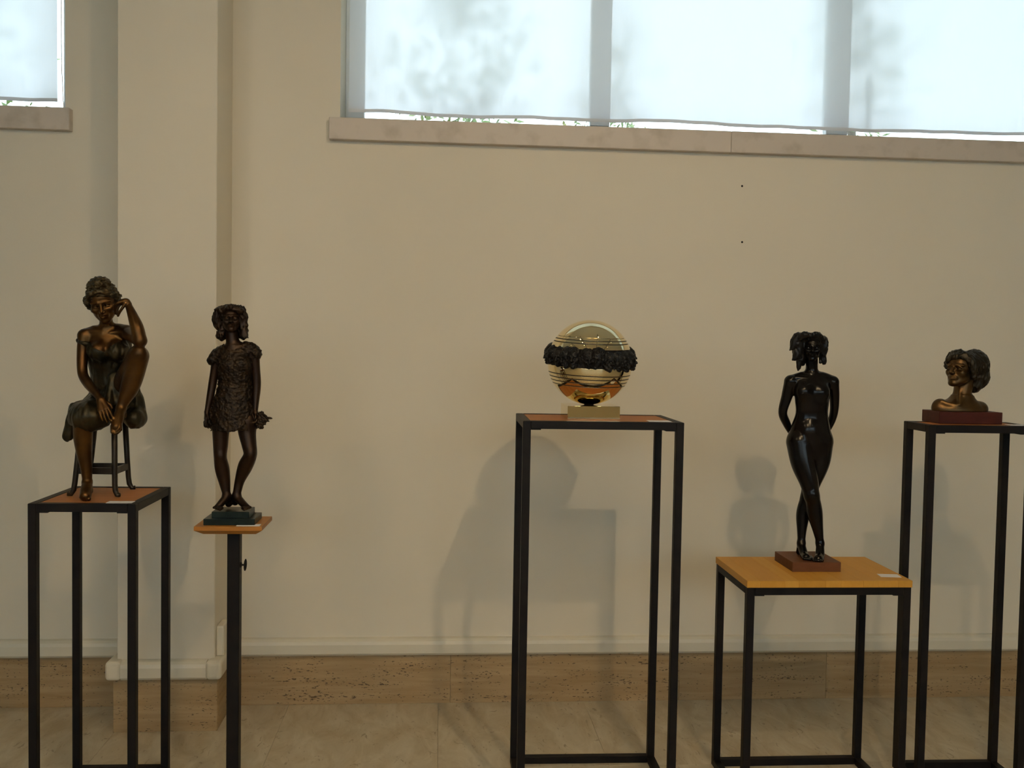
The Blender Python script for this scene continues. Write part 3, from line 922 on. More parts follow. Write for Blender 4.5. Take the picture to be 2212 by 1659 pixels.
# ------------------------------------------------------------------ bronze woman seated on a stool
S = Shot(3.13)
TZ = TL['h']
ORG = np.array([-1.09, 3.15, TZ])
sw = empty('seated_woman_sculpture', ORG)
tag(sw, 'golden brown bronze woman seated on a stool, chin turned to her raised hand', 'sculpture')
F = SDF([S(128, 800)[0], 2.96, TZ - 0.004], [S(348, 800)[0], 3.30, S(220, 592)[2]], 0.0016)
TORSO = [(241, 892, .055, 88, 66), (240, 855, .05, 82, 62), (238, 815, .045, 72, 54), (236, 785, .035, 78, 56), (234, 758, .025, 84, 60), (232, 738, .022, 86, 54), (231, 720, .022, 74, 42), (231, 708, .022, 46, 32)]
F.loft(S.rows(TORSO), 0.01)
F.chain(S.pts([(231, 716, .02, 30), (205, 717, .018, 26), (184, 725, .012, 29)]), 0.014)
F.chain(S.pts([(231, 714, .02, 30), (255, 712, .018, 26), (273, 717, .005, 29)]), 0.014)
for a, b in ((222, 188), (240, 272)):
    F.cap(S(a, 719, -.006), S(b, 714, -.002), 0.003, 0.003, 0.009)
F.ell(S(213, 757, -.018), (0.030, 0.028, 0.030), 0.014)
F.ell(S(254, 757, -.018), (0.030, 0.028, 0.030), 0.014)
# her right arm
F.chain(S.pts([(183, 726, .008, 27), (178.5, 762, -.002, 23), (178.5, 806, -.022, 20), (189, 827, -.045, 20), (205, 847, -.085, 16), (217, 863, -.115, 12.5)]), 0.008)
hand(F, S(217, 863, -.115), S(229, 900, -.14) - S(217, 863, -.115), (1, 0.1, 0.35), (-0.2, 0.9, -0.3), 0.078, 0.0046, 0.30)
# her left arm propped on the knee
F.chain(S.pts([(274, 718, .004, 27), (288, 728, -.055, 25), (302, 736, -.115, 25)]), 0.008)
F.chain(S.pts([(303, 736, -.115, 26), (296, 708, -.112, 26), (287, 683, -.10, 20), (277, 658, -.085, 13)]), 0.008)
F.chain(S.pts([(277, 657, -.085, 13), (273, 651, -.088, 13), (262, 653, -.092, 13)]), 0.004)
for pts in ([(263, 652, -.098, 7), (254, 655, -.10, 6.4), (248, 660, -.095, 6), (247, 669, -.088, 5.2)],
            [(263, 654, -.090, 7), (254, 658, -.090, 6.4), (249, 667, -.086, 6), (249, 677, -.083, 5.2)],
            [(264, 655, -.082, 6.6), (256, 659, -.080, 6), (251, 668, -.076, 5.6), (252, 678, -.074, 5)],
            [(265, 655, -.075, 6.2), (258, 660, -.071, 5.6), (254, 668, -.068, 5), (254, 675, -.067, 4.6)],
            [(271, 656, -.094, 7.5), (264, 666, -.098, 6), (258, 675, -.096, 5.6), (255, 682, -.094, 5)]):
    F.chain(S.pts(pts), 0.0012)
# raised left leg
F.chain(S.pts([(254, 872, .05, 58), (276, 822, -.02, 54), (298, 770, -.085, 41)]), 0.010)
F.chain(S.pts([(298.5, 768, -.09, 40), (292, 800, -.083, 40), (281, 835, -.080, 37), (269, 863, -.085, 25), (261, 881, -.09, 18)]), 0.010)
F.ell(S(301, 762, -.108), (0.020, 0.016, 0.022), 0.012)
F.cap(S(262, 884, -.088), S(266, 897, -.066), S.r(18), S.r(15), 0.006)
F.chain(S.pts([(261, 884, -.093, 19), (255, 905, -.115, 22), (251, 922, -.132, 20)]), 0.008)
for i, (tx, ty, w) in enumerate(((243.5, 933, 9), (248.5, 936, 7.5), (253, 935, 7), (257, 932, 6.6), (261, 928, 6.2))):
    F.cap(S(244 + i * 4, 922 - abs(i - 1), -.132), S(tx, ty, -.142), S.r(w + 1), S.r(w), 0.003)
# planted right leg
F.chain(S.pts([(222, 876, .05, 58), (200, 890, -.02, 50), (182, 908, -.085, 42)]), 0.010)
F.chain(S.pts([(180, 912, -.087, 39), (179, 940, -.080, 37), (181.5, 974, -.072, 31), (186.5, 1012, -.066, 23), (188.5, 1037, -.062, 19)]), 0.010)
F.cap(S(188.5, 1042, -.06), S(191, 1060, -.035), S.r(19), S.r(18), 0.006)
F.chain(S.pts([(188, 1044, -.064, 19), (186, 1060, -.09, 23), (184.5, 1071, -.108, 22)]), 0.008)
for i, (tx, ty, w) in enumerate(((191.5, 1077.5, 9.5), (186.5, 1079, 7.6), (182, 1079, 7.2), (178, 1077, 6.8), (174.5, 1074, 6.4))):
    F.cap(S(189.5 - i * 3.2, 1070, -.105), S(tx, ty, -.122 + 0.004 * i), S.r(w + 1), S.r(w), 0.003)
F.chain(S.pts([(231.5, 716, .02, 29), (229, 692, .004, 26)]), 0.010)
HC, HR = S(222.5, 652, -.015), rotm(8, 20, -11)
HP = head(F, HC, 0.121, HR)
F.cutz(TZ + 0.0006)
finish(F, 'body', ORG, SKIN_GOLD, sw)
# hair: swept-up waves with a full crown
F = SDF(HC - 0.11, HC + 0.11, 0.0015)
sz = 0.121
P = HP
F.ell(P(0, 0.12, 0.16), sz * np.array([0.385, 0.44, 0.36]), 0.01, HR)
F.ell(P(0.0, 0.08, 0.44), sz * np.array([0.29, 0.30, 0.20]), 0.012, HR)
F.chain([(P(-0.32, -0.14, 0.14), 0.09 * sz), (P(-0.19, -0.29, 0.32), 0.095 * sz), (P(0.06, -0.33, 0.33), 0.095 * sz), (P(0.28, -0.20, 0.24), 0.10 * sz)], 0.006)
F.chain([(P(0.32, -0.10, 0.20), 0.11 * sz), (P(0.36, 0.0, 0.06), 0.11 * sz), (P(0.35, 0.06, -0.08), 0.08 * sz)], 0.006)
F.chain([(P(-0.35, -0.04, 0.12), 0.10 * sz), (P(-0.36, 0.03, -0.04), 0.09 * sz), (P(-0.32, 0.08, -0.18), 0.06 * sz)], 0.006)
F.ell(P(0, -0.36, -0.08), sz * np.array([0.30, 0.30, 0.30]), 0.008, HR, 'sub')
F.disp(strands(0.0062, 70, 120, 11, 0.006))
finish(F, 'hair', ORG, HAIR_GOLD, sw)
# dress
F = SDF([S(128, 800)[0], 2.98, S(200, 965)[2]], [S(348, 800)[0], 3.29, S(220, 720)[2]], 0.0017)
F.loft(S.rows([(a, b, c, w + 7, d + 8) for a, b, c, w, d in TORSO]), 0.01)
F.ell(S(213, 758, -.020), (0.034, 0.032, 0.034), 0.014)
F.ell(S(254, 758, -.020), (0.034, 0.032, 0.034), 0.014)
zl, zm, zr = S(186, 737)[2], S(232, 761)[2], S(272, 728)[2]
xl, xm, xr = S(186, 737)[0], S(235, 761)[0], S(272, 728)[0]
F.cutfn(lambda X, Y, Z: np.minimum(Z - (zm + (X - xm) * (zl - zm) / (xl - xm)), Z - (zm + (X - xm) * (zr - zm) / (xr - xm))) + 0 * Y)
F.cap(S(171, 736, .004), S(190, 741, .004), S.r(9), S.r(9), 0.004)
F.chain(S.pts([(167.5, 735, .004, 7), (178, 741, -.022, 7), (191, 743, -.018, 7)]), 0.003)
F.chain(S.pts([(222, 872, .04, 66), (200, 888, -.03, 62), (186, 903, -.085, 58)]), 0.012)
F.ell(S(196, 898, -.07), (S.r(84), 0.062, S.r(62)), 0.014)
F.chain(S.pts([(166, 885, -.06, 30), (156, 915, -.05, 26), (147, 942, -.045, 22)]), 0.012)
F.cap(S(216, 905, -.05), S(190, 918, -.07), S.r(30), S.r(26), 0.012)
F.chain(S.pts([(286, 838, .03, 30), (295, 872, .03, 36), (296, 903, .02, 38)]), 0.012)
F.ell(S(291, 903, .005), (S.r(48), 0.045, S.r(44)), 0.012)
F.chain(S.pts([(232, 862, .0, 46), (252, 880, .0, 44), (276, 880, .02, 40)]), 0.012)
F.cap(S(247, 810, -.02), S(262, 870, -.03), S.r(16), S.r(24), 0.014)
F.cap(S(238, 815, -.025), S(236, 880, -.05), S.r(12), S.r(20), 0.014)
# hollow the hem around the calf
F.cap(S(179, 925, -.085), S(181, 980, -.072), S.r(42), S.r(36), 0.006, 'sub')
def folds(x, y, z):
    t = vnoise(x * 60, y * 30, z * 16, 5) + 0.6 * vnoise(x * 120, y * 70, z * 45, 6)
    return 0.0034 * t
F.disp(folds)
finish(F, 'dress', ORG, CLOTH_GOLD, sw)
# stool
st = empty('stool', (0, 0, 0), 0, sw)
def L_(p): return tuple(np.array(p) - ORG)
FT = {'fl': (at(161.5, 1069, 3.105), at(176, 905, 3.115), (-1, -0.15)), 'fr': (at(248, 1070, 3.092), at(247, 905, 3.10), (0.75, -0.25)),
      'br': (at(277.5, 1054, 3.245), at(270, 905, 3.235), (1, 0)), 'bl': (at(192, 1054, 3.245), at(206, 905, 3.235), (-1, 0))}
for kx, (ft, tp, kd) in FT.items():
    ft = np.array([ft[0], ft[1], TZ]); kd = np.array([kd[0], kd[1], 0.0])
    f = ft + [0, 0, 0.0075]
    tube('leg', [L_(tp), L_(tp * 0.4 + f * 0.6 + [0, 0, 0.01]), L_(f + [0, 0, 0.035]), L_(f + [0, 0, 0.014] + kd * 0.003), L_(f + kd * 0.011), L_(f + kd * 0.022 + [0, 0, 0.001])], [0.0095, 0.0088, 0.0085, 0.0085, 0.0075, 0.0068], STOOL, st, 12)
def mid(a, t):
    ft, tp, _ = FT[a]; ft = np.array([ft[0], ft[1], TZ]); return ft * (1 - t) + tp * t
for a, b in (('fl', 'fr'), ('bl', 'br'), ('fr', 'br'), ('fl', 'bl')):
    A, B = mid(a, 0.335), mid(b, 0.335)
    d = (B - A) / np.linalg.norm(B - A); n = np.array([-d[1], d[0], 0]) * 0.005
    bm = bmesh.new(); vv = []
    for p in (A, B):
        for sn in (-1, 1):
            for dz in (-0.0105, 0.0105):
                vv.append(bm.verts.new(L_(p + n * sn + [0, 0, dz])))
    bmesh.ops.convex_hull(bm, input=vv)
    bm_obj('stretcher', bm, STOOL, st)
c0 = (FT['fl'][1] + FT['br'][1]) / 2
se = lathe('seat', [(0, -0.010), (0.066, -0.010), (0.072, -0.004), (0.072, 0.006), (0.066, 0.012), (0, 0.012)], STOOL, st, 32)
se.location = L_(c0 + [0, 0, 0.004])

# ------------------------------------------------------------------ bronze girl holding flowers
S = Shot(3.13)
ORG = np.array([-0.672, 3.13, PZ])
gs = empty('standing_girl_sculpture', ORG)
tag(gs, 'dark bronze girl in a rough short dress holding flowers at her side', 'sculpture')
B1, B2 = 0.0205, 0.0415
pf = lambda px, py: at(px, py, 3.05)
frx = lambda a, Y: at(a, 1125, Y)[0]
b0 = box('plinth_step', (frx(439, 3.06) - ORG[0], 3.06 - 3.13, 0), (frx(550, 3.06) - ORG[0], 3.185 - 3.13, B1), GREENST, gs, 0.0012)
b1 = box('plinth_step', (frx(457, 3.075) - ORG[0], 3.075 - 3.13, B1), (frx(538, 3.075) - ORG[0], 3.17 - 3.13, B2), GREENST, gs, 0.0012)
GZ = PZ + B2
F = SDF([S(432, 900)[0], 3.04, GZ - 0.004], [S(572, 900)[0], 3.23, S(500, 655)[2]], 0.0015)
F.chain(S.pts([(479, 910, .0, 42), (477, 934, -.002, 35), (476.5, 960, -.004, 31), (476, 988, -.006, 27), (480, 1013, .004, 30), (485, 1040, .006, 24), (489, 1066, .002, 16.5)]), 0.008)
F.chain(S.pts([(534, 910, .0, 44), (534, 934, -.004, 37), (538, 960, -.014, 31), (540.5, 982, -.02, 28), (530, 1007, -.006, 31), (518, 1038, .004, 21), (511.5, 1066, .0, 17)]), 0.008)
F.ell(S(477, 985, -.016), (0.013, 0.012, 0.015), 0.010)
F.ell(S(541, 980, -.032), (0.013, 0.011, 0.015), 0.010)
F.cap(S(490, 1070, .0), S(494, 1088, .012), S.r(17), S.r(15), 0.006)
F.chain(S.pts([(489, 1074, -.003, 17), (477, 1088, -.022, 15), (469, 1095, -.032, 11)]), 0.008)
for i in range(5):
    F.cap(S(468 + i * 3, 1094 + i * .9, -.030 - i * .004), S(462 + i * 3.4, 1096.5 + i * 1.1, -.036 - i * .006), S.r(6.4), S.r(5.6), 0.002)
F.cap(S(511, 1070, .0), S(508, 1085, .012), S.r(17), S.r(14), 0.006)
F.chain(S.pts([(512, 1074, -.002, 17), (525, 1088, -.020, 15), (533, 1094.5, -.032, 12)]), 0.008)
for i in range(5):
    F.cap(S(536 - i * 3, 1094 + i * .9, -.030 - i * .004), S(541 - i * 3.4, 1096.0 + i * 1.2, -.036 - i * .006), S.r(6.4), S.r(5.6), 0.002)
GT = [(506, 918, .004, 84, 56), (506, 895, .004, 84, 58), (507, 862, .002, 72, 50), (508, 828, .0, 62, 44), (508, 795, .0, 66, 48), (508, 772, .0, 70, 42), (506, 757, .002, 60, 34), (505, 748, .004, 38, 28)]
F.loft(S.rows(GT), 0.008)
F.ell(S(492, 789, -.026), (0.020, 0.017, 0.020), 0.012)
F.ell(S(524, 787, -.026), (0.020, 0.017, 0.020), 0.012)
F.chain(S.pts([(504, 753, .004, 26), (484, 759, .004, 22), (470, 767, .004, 22)]), 0.010)
F.chain(S.pts([(508, 750, .004, 26), (532, 752, .004, 22), (547, 759, .004, 22)]), 0.010)
for a, b, c, d in ((500, 756, 480, 758), (510, 754, 532, 748)):
    F.cap(S(a, b, -.014), S(c, d, -.010), 0.0025, 0.002, 0.005)
F.chain(S.pts([(468, 769, .004, 22), (464.5, 797, .006, 18.5), (459, 830, .006, 17.5), (454, 858, .0, 15.5), (447.5, 889, -.008, 11)]), 0.007)
hand(F, S(447, 889, -.008), S(442, 918, -.014) - S(447, 889, -.008), (0.35, -1, 0), (1, 0.3, 0), 0.050, 0.0036, 0.25)
F.chain(S.pts([(549, 762, .004, 22), (552, 795, .006, 19), (554.5, 830, .006, 18), (552.5, 860, .0, 16), (551, 890, -.01, 11)]), 0.007)
hand(F, S(551, 890, -.01), S(556, 918, -.016) - S(551, 890, -.01), (0.5, -1, 0), (-0.6, -0.5, 0), 0.048, 0.0036, 0.85)
F.chain(S.pts([(505, 752, .006, 31), (502, 733, .004, 27), (500, 715, .004, 26)]), 0.010)
HC, HR = S(499.5, 690.5, -.002), rotm(11, -7, -2)
HP = P = head(F, HC, 0.0875, HR)
F.cutz(GZ + 0.0006)
finish(F, 'body', ORG, SKIN_GIRL, gs)
F = SDF(HC - 0.085, HC + 0.085, 0.0013)
sz = 0.0875
F.ell(P(0, 0.16, 0.16), sz * np.array([0.47, 0.44, 0.41]), 0.008, HR)
F.ell(P(0, -0.06, 0.36), sz * np.array([0.36, 0.32, 0.20]), 0.008, HR)
F.chain([(S(478, 672, .0), S.r(20)), (S(468.5, 686, .004), S.r(19)), (S(472, 700, .006), S.r(18)), (S(478, 713, .008), S.r(15)), (S(476, 726, .004), S.r(18))], 0.006)
F.chain([(S(477, 682, .012), S.r(24)), (S(482, 704, .014), S.r(20)), (S(483, 727, .010), S.r(14))], 0.006)
F.chain([(S(468, 690, .0), S.r(14)), (S(463.5, 690, -.004), S.r(7))], 0.003)
F.chain([(S(474, 727, .0), S.r(12)), (S(471, 729, -.004), S.r(5))], 0.003)
F.chain([(S(472, 670, .0), S.r(14)), (S(468, 669, -.002), S.r(7))], 0.003)
F.chain([(S(519, 670, .0), S.r(20)), (S(525, 684, .004), S.r(19)), (S(525, 700, .006), S.r(19)), (S(526, 712, .004), S.r(17)), (S(528, 725, .0), S.r(17))], 0.006)
F.chain([(S(520, 684, .012), S.r(22)), (S(521, 706, .012), S.r(18)), (S(523, 726, .008), S.r(15))], 0.006)
F.chain([(S(529, 702, .0), S.r(11)), (S(533, 703, -.002), S.r(5))], 0.003)
F.cap(S(478, 672, -.016), S(499, 665, -.028), S.r(13), S.r(13), 0.005)
F.cap(S(499, 665, -.028), S(520, 673, -.016), S.r(13), S.r(13), 0.005)
F.ell(P(0, -0.42, -0.06), sz * np.array([0.285, 0.34, 0.36]), 0.006, HR, 'sub')
F.disp(strands(0.0046, 95, 45, 21, 0.008))
finish(F, 'hair', ORG, HAIR_GIRL, gs)
F = SDF([S(436, 900)[0], 3.03, S(500, 945)[2]], [S(578, 900)[0], 3.23, S(530, 728)[2]], 0.0015)
F.loft(S.rows([(506, 930, .004, 95, 66), (505.5, 915, .004, 94, 66), (505, 893, .004, 90, 64), (505.5, 862, .002, 80, 56), (507.5, 830, .0, 70, 50), (508, 800, -.002, 72, 54), (508, 780, -.002, 74, 52), (507.5, 764, .0, 70, 44), (507, 752, .002, 56, 36), (507, 744, .004, 44, 32)]), 0.008)
F.ell(S(492, 790, -.028), (0.022, 0.018, 0.021), 0.012)
F.ell(S(524, 788, -.028), (0.022, 0.018, 0.021), 0.012)
F.chain(S.pts([(484, 756, .004, 22), (471, 765, .004, 27), (461, 778, .004, 26)]), 0.008)
F.cap(S(462, 778, .0), S(454, 780, -.002), S.r(18), S.r(8), 0.004)
F.chain(S.pts([(532, 748, .004, 22), (545, 754, .004, 26), (553, 764, .004, 26)]), 0.008)
F.cap(S(553, 761, .0), S(563, 758, -.002), S.r(16), S.r(7), 0.004)
F.chain(S.pts([(466, 868, .004, 18), (456, 895, .004, 20), (448, 916, .002, 17)]), 0.012)
F.chain(S.pts([(546, 880, .004, 16), (551, 905, .004, 20), (558, 920, .002, 14)]), 0.010)
F.ell(S(502, 741, -.010), (S.r(42), 0.05, S.r(31)), 0.004, None, 'sub')
F.disp(rough(0.0021, 130, 31))
zh = S(500, 931)[2]
F.cutfn(lambda X, Y, Z: (zh + 0.004 * np.sin(X * 95) + 0.003 * np.sin(X * 210 + 1) + 0.10 * (X - ORG[0])) - Z + 0 * Y)
finish(F, 'dress', ORG, CLOTH_GIRL, gs)
F = SDF(S(568, 905, 0) - [0.042, 0.05, 0.04], S(568, 905, 0) + [0.04, 0.03, 0.04], 0.0012)
rnd = random.Random(7)
for (a, b, w) in ((563, 899, 17), (571, 903, 15), (568, 912, 14), (562, 908, 16), (575, 906, 10), (566, 892, 8), (561, 919, 14)):
    c = S(a, b, -.012)
    F.ell(c, (S.r(w), 0.008, S.r(w)), 0.003)
    for q in range(6):
        an = q * 1.047 + a
        F.ell(c + [math.cos(an) * S.r(w) * .8, -.006, math.sin(an) * S.r(w) * .8], (S.r(w) * .42, .004, S.r(w) * .3), 0.001, rotm(0, 0, -math.degrees(an)))
F.chain(S.pts([(576, 903, -.012, 6), (583, 903, -.014, 5), (588.5, 904, -.014, 2)]), 0.002)
F.chain(S.pts([(572, 909, -.012, 5), (581, 910, -.014, 3)]), 0.002)
F.cap(S(556, 918, -.012), S(566, 923, -.012), S.r(9), S.r(8), 0.003)
F.disp(rough(0.0009, 220, 3), 0.006)
finish(F, 'flowers', ORG, CLOTH_GIRL, gs)

# ------------------------------------------------------------------ black nude
S = Shot(3.165)
SZ = TSM['h']
ORG = np.array([1.285, 3.165, SZ])
ns = empty('standing_nude_sculpture', ORG)
tag(ns, 'glossy black bronze nude with crossed legs and hands behind her back', 'sculpture')
NB = 0.0325
frustum('wooden_base', (-0.084, -0.086), (0.084, 0.086), 0.0, (-0.084, -0.086), (0.084, 0.086), 0.002, NB, REDWOOD, ns)
ns.children[0].rotation_euler = (0, 0, 0)
NZ = SZ + NB
F = SDF([S(1672, 900)[0], 3.03, NZ - 0.004], [S(1820, 900)[0], 3.30, S(1750, 712)[2]], 0.0015)
NT = [(1751, 992, .0, 44, 40), (1751, 972, .004, 78, 56), (1750.5, 945, .006, 95, 66), (1751, 922, .004, 86, 58), (1753.5, 893, .0, 72, 48), (1754, 870, -.002, 75, 50), (1754, 848, -.002, 80, 52), (1754, 832, .0, 82, 48), (1753.5, 818, .004, 76, 40), (1753, 807, .006, 42, 28)]
F.loft(S.rows(NT), 0.008)
F.ell(S(1736, 846, -.026), (0.021, 0.020, 0.024), 0.022)
F.ell(S(1775, 848, -.026), (0.021, 0.020, 0.024), 0.022)
F.ell(S(1733.5, 851, -.046), (0.003, 0.0025, 0.003), 0.002)
F.ell(S(1777, 853, -.046), (0.003, 0.0025, 0.003), 0.002)
F.ell(S(1752, 930, -.028), (0.030, 0.018, 0.032), 0.016)
F.ell(S(1756, 920, -.052), (0.0028, 0.006, 0.004), 0.003, None, 'sub')
F.chain(S.pts([(1753, 812, .006, 26), (1728, 815, .006, 22), (1709, 823, .008, 25)]), 0.010)
F.chain(S.pts([(1753, 812, .006, 26), (1780, 815, .006, 22), (1798, 824, .008, 25)]), 0.010)
for a, b in ((1745, 1712), (1762, 1795)):
    F.cap(S(a, 817, -.018), S(b, 815, -.006), 0.0032, 0.0026, 0.005)
F.chain(S.pts([(1707, 824, .008, 26), (1700, 855, .016, 24), (1691, 891, .028, 19.5), (1699, 914, .045, 18), (1714, 943, .066, 12)]), 0.008)
hand(F, S(1714, 943, .066), S(1742, 957, .074) - S(1714, 943, .066), (0, 0, 1), (0, -1, 0), 0.060, 0.004, 0.3)
F.chain(S.pts([(1800, 826, .008, 25), (1802.5, 858, .02, 21.5), (1801.5, 889, .036, 18.5), (1795, 912, .055, 16.5), (1781, 940, .074, 12)]), 0.008)
hand(F, S(1781, 940, .074), S(1752, 955, .083) - S(1781, 940, .074), (0, 0, 1), (0, -1, 0), 0.060, 0.004, 0.3)
F.ell(S(1730, 955, .040), (0.036, 0.030, 0.036), 0.016)
F.ell(S(1772, 955, .040), (0.036, 0.030, 0.036), 0.016)
# leg crossing in front
F.chain(S.pts([(1727, 955, .002, 58), (1735, 1000, -.012, 53), (1747, 1040, -.028, 41), (1753.5, 1071, -.036, 32)]), 0.009)
F.chain(S.pts([(1753.5, 1071, -.036, 32), (1757.5, 1090, -.026, 33), (1760, 1108, -.020, 34), (1765.5, 1138, -.020, 25), (1771, 1170, -.020, 16.5)]), 0.009)
F.ell(S(1756, 1068, -.050), (0.015, 0.012, 0.017), 0.010)
# leg behind
F.chain(S.pts([(1772, 955, .006, 56), (1768, 998, .006, 49), (1753, 1042, .014, 40), (1744, 1075, .020, 29)]), 0.009)
F.chain(S.pts([(1744, 1075, .020, 29), (1737, 1098, .028, 30), (1734, 1115, .028, 29), (1732, 1145, .020, 21), (1731, 1170, .014, 16.5)]), 0.009)
fz = lambda px, Y, r: np.array([at(px, 1195, Y)[0], Y, NZ + r])
F.cap(S(1771, 1172, -.020), fz(1773, 3.160, 0.011), S.r(17), 0.012, 0.008)
F.chain([(S(1771.5, 1176, -.022), S.r(17)), (fz(1771, 3.118, 0.013), 0.0155), (fz(1768, 3.095, 0.009), 0.014)], 0.008)
for i in range(5):
    F.cap(fz(1776 - i * 4.2, 3.098 + i * .001, 0.008), fz(1776.5 - i * 4.8, 3.078 + abs(i - 1) * .003, 0.0055), 0.0062 - .0005 * i, 0.0054 - .0004 * i, 0.002)
F.cap(S(1731, 1172, .014), fz(1727, 3.195, 0.011), S.r(17), 0.012, 0.008)
F.chain([(S(1731, 1176, .012), S.r(17)), (fz(1737, 3.145, 0.012), 0.0145), (fz(1741, 3.120, 0.009), 0.013)], 0.008)
for i in range(5):
    F.cap(fz(1735 + i * 4.0, 3.122 + i * .001, 0.008), fz(1737 + i * 4.4, 3.100 + abs(3 - i) * .003, 0.0055), 0.0052 + .0003 * i, 0.0046 + .0003 * i, 0.002)
F.chain(S.pts([(1753, 811, .008, 29), (1753.5, 794, .004, 26), (1753.5, 775, .002, 26)]), 0.010)
HC, HR = S(1753.8, 751.5, -.002), rotm(-18, -1, 1)
HP = P = head(F, HC, 0.0915, HR)
F.cutz(NZ + 0.0006)
finish(F, 'body', ORG, SKIN_BLACK, ns)
F = SDF(HC - 0.10, HC + 0.09, 0.0013)
sz = 0.0915
F.ell(P(0, 0.14, 0.15), sz * np.array([0.44, 0.44, 0.40]), 0.008, HR)
F.ell(P(-0.06, -0.02, 0.34), sz * np.array([0.36, 0.36, 0.20]), 0.008, HR)
F.ell(S(1722, 740, .004), (S.r(26), 0.024, S.r(34)), 0.008)
F.ell(S(1778, 748, .004), (S.r(18), 0.022, S.r(40)), 0.008)
for pts in ([(1724, 728, -.004, 22), (1716, 740, -.004, 18), (1712, 750, -.006, 11), (1707, 756, -.008, 3)],
            [(1728, 745, .0, 24), (1722, 762, .0, 20), (1718, 773, -.002, 11), (1712, 778, -.004, 3)],
            [(1732, 752, .006, 24), (1729, 774, .006, 18), (1726, 788, .004, 11), (1725, 800, .002, 3)],
            [(1735, 758, .012, 22), (1735, 778, .012, 14), (1734, 788, .010, 5)],
            [(1778, 735, .0, 20), (1783, 750, .0, 12), (1781, 762, .0, 10)],
            [(1776, 752, .004, 20), (1777, 768, .004, 14), (1780, 782, .0, 9), (1779, 786, .0, 4)],
            [(1776, 760, -.004, 12), (1781, 768, -.006, 5)],
            [(1774, 770, .004, 10), (1772, 782, .002, 6)],
            [(1728, 730, -.018, 15), (1740, 723, -.030, 14), (1752, 726, -.036, 8)],
            [(1752, 726, -.034, 8), (1764, 723, -.030, 14), (1776, 734, -.016, 14)]):
    F.chain(S.pts(pts), 0.004)
F.ell(P(0, -0.42, -0.08), sz * np.array([0.275, 0.34, 0.40]), 0.006, HR, 'sub')
F.disp(strands(0.0030, 100, 45, 41, 0.005))
finish(F, 'hair', ORG, HAIR_BLACK, ns)

# ------------------------------------------------------------------ bronze head on a block
S = Shot(3.195)
BZ = TBU['h']
ORG = np.array([1.850, 3.195, BZ])
bs = empty('bronze_bust_sculpture', ORG)
tag(bs, 'olive brown bronze head and shoulders of a woman on a dark red wooden block', 'sculpture')
BH = 0.0415
wbk = box('wooden_block', (-0.1135, -0.052, 0), (0.1135, 0.072, BH), MAHOG, bs, 0.0012)
wbk.rotation_euler = (0, 0, -0.02)
F = SDF([S(2006, 860)[0], 3.11, BZ + BH - 0.004], [S(2145, 860)[0], 3.28, S(2090, 742)[2]], 0.0013)
F.loft(S.rows([(2073, 896, .004, 112, 62), (2073, 882, .004, 112, 62), (2074, 871, .004, 92, 54), (2077, 862, .006, 62, 46), (2079, 855, .006, 46, 42)]), 0.010, 2.2)
F.ell(S(2031, 880, .004), (S.r(38), 0.026, S.r(40)), 0.012)
F.ell(S(2116, 883, .004), (S.r(36), 0.026, S.r(34)), 0.012)
for a, b, c, d in ((2066, 876, 2034, 866), (2084, 877, 2116, 871)):
    F.cap(S(a, b, -.034), S(c, d, -.010), 0.0034, 0.003, 0.008)
F.chain(S.pts([(2078, 868, .006, 48), (2079, 848, .004, 39), (2083, 822, .010, 42)]), 0.012)
for a, b in ((2064, 2048), (2093, 2100)):
    F.cap(S(2072, 874, -.036), S(b + 26 if b < 2060 else b - 4, 836, -.006), 0.004, 0.006, 0.008)
HC, HR = S(2077.5, 799.0, -.008), rotm(-62, -5, 4)
HP = P = head(F, HC, 0.126, HR)
F.cutz(BZ + BH + 0.0006)
finish(F, 'body', ORG, SKIN_BUST, bs)
F = SDF(HC - 0.115, HC + 0.12, 0.0014)
sz = 0.122
F.ell(P(0, 0.15, 0.16), sz * np.array([0.43, 0.47, 0.40]), 0.008, HR)
F.ell(S(2104, 790, .02), (S.r(62), 0.055, S.r(74)), 0.010)
F.ell(S(2110, 815, .016), (S.r(52), 0.045, S.r(50)), 0.010)
F.ell(S(2103, 832, .012), (S.r(34), 0.034, S.r(34)), 0.010)
F.chain([(P(0.18, -0.26, 0.33), 0.10 * sz), (P(-0.05, -0.34, 0.30), 0.11 * sz), (P(-0.26, -0.27, 0.17), 0.10 * sz), (P(-0.36, -0.16, 0.04), 0.07 * sz)], 0.006)
F.chain([(P(0.18, -0.24, 0.36), 0.11 * sz), (P(0.34, -0.16, 0.22), 0.10 * sz), (P(0.39, -0.08, 0.04), 0.11 * sz), (P(0.38, 0.0, -0.16), 0.10 * sz)], 0.006)
F.chain([(P(0.0, -0.20, 0.44), 0.12 * sz), (P(-0.22, -0.18, 0.36), 0.13 * sz), (P(-0.36, -0.06, 0.20), 0.12 * sz)], 0.008)
F.ell(P(-0.02, -0.42, -0.10), sz * np.array([0.30, 0.28, 0.32]), 0.006, HR, 'sub')
F.disp(strands(0.0032, 90, 55, 51, 0.008))
finish(F, 'hair', ORG, HAIR_BUST, bs)

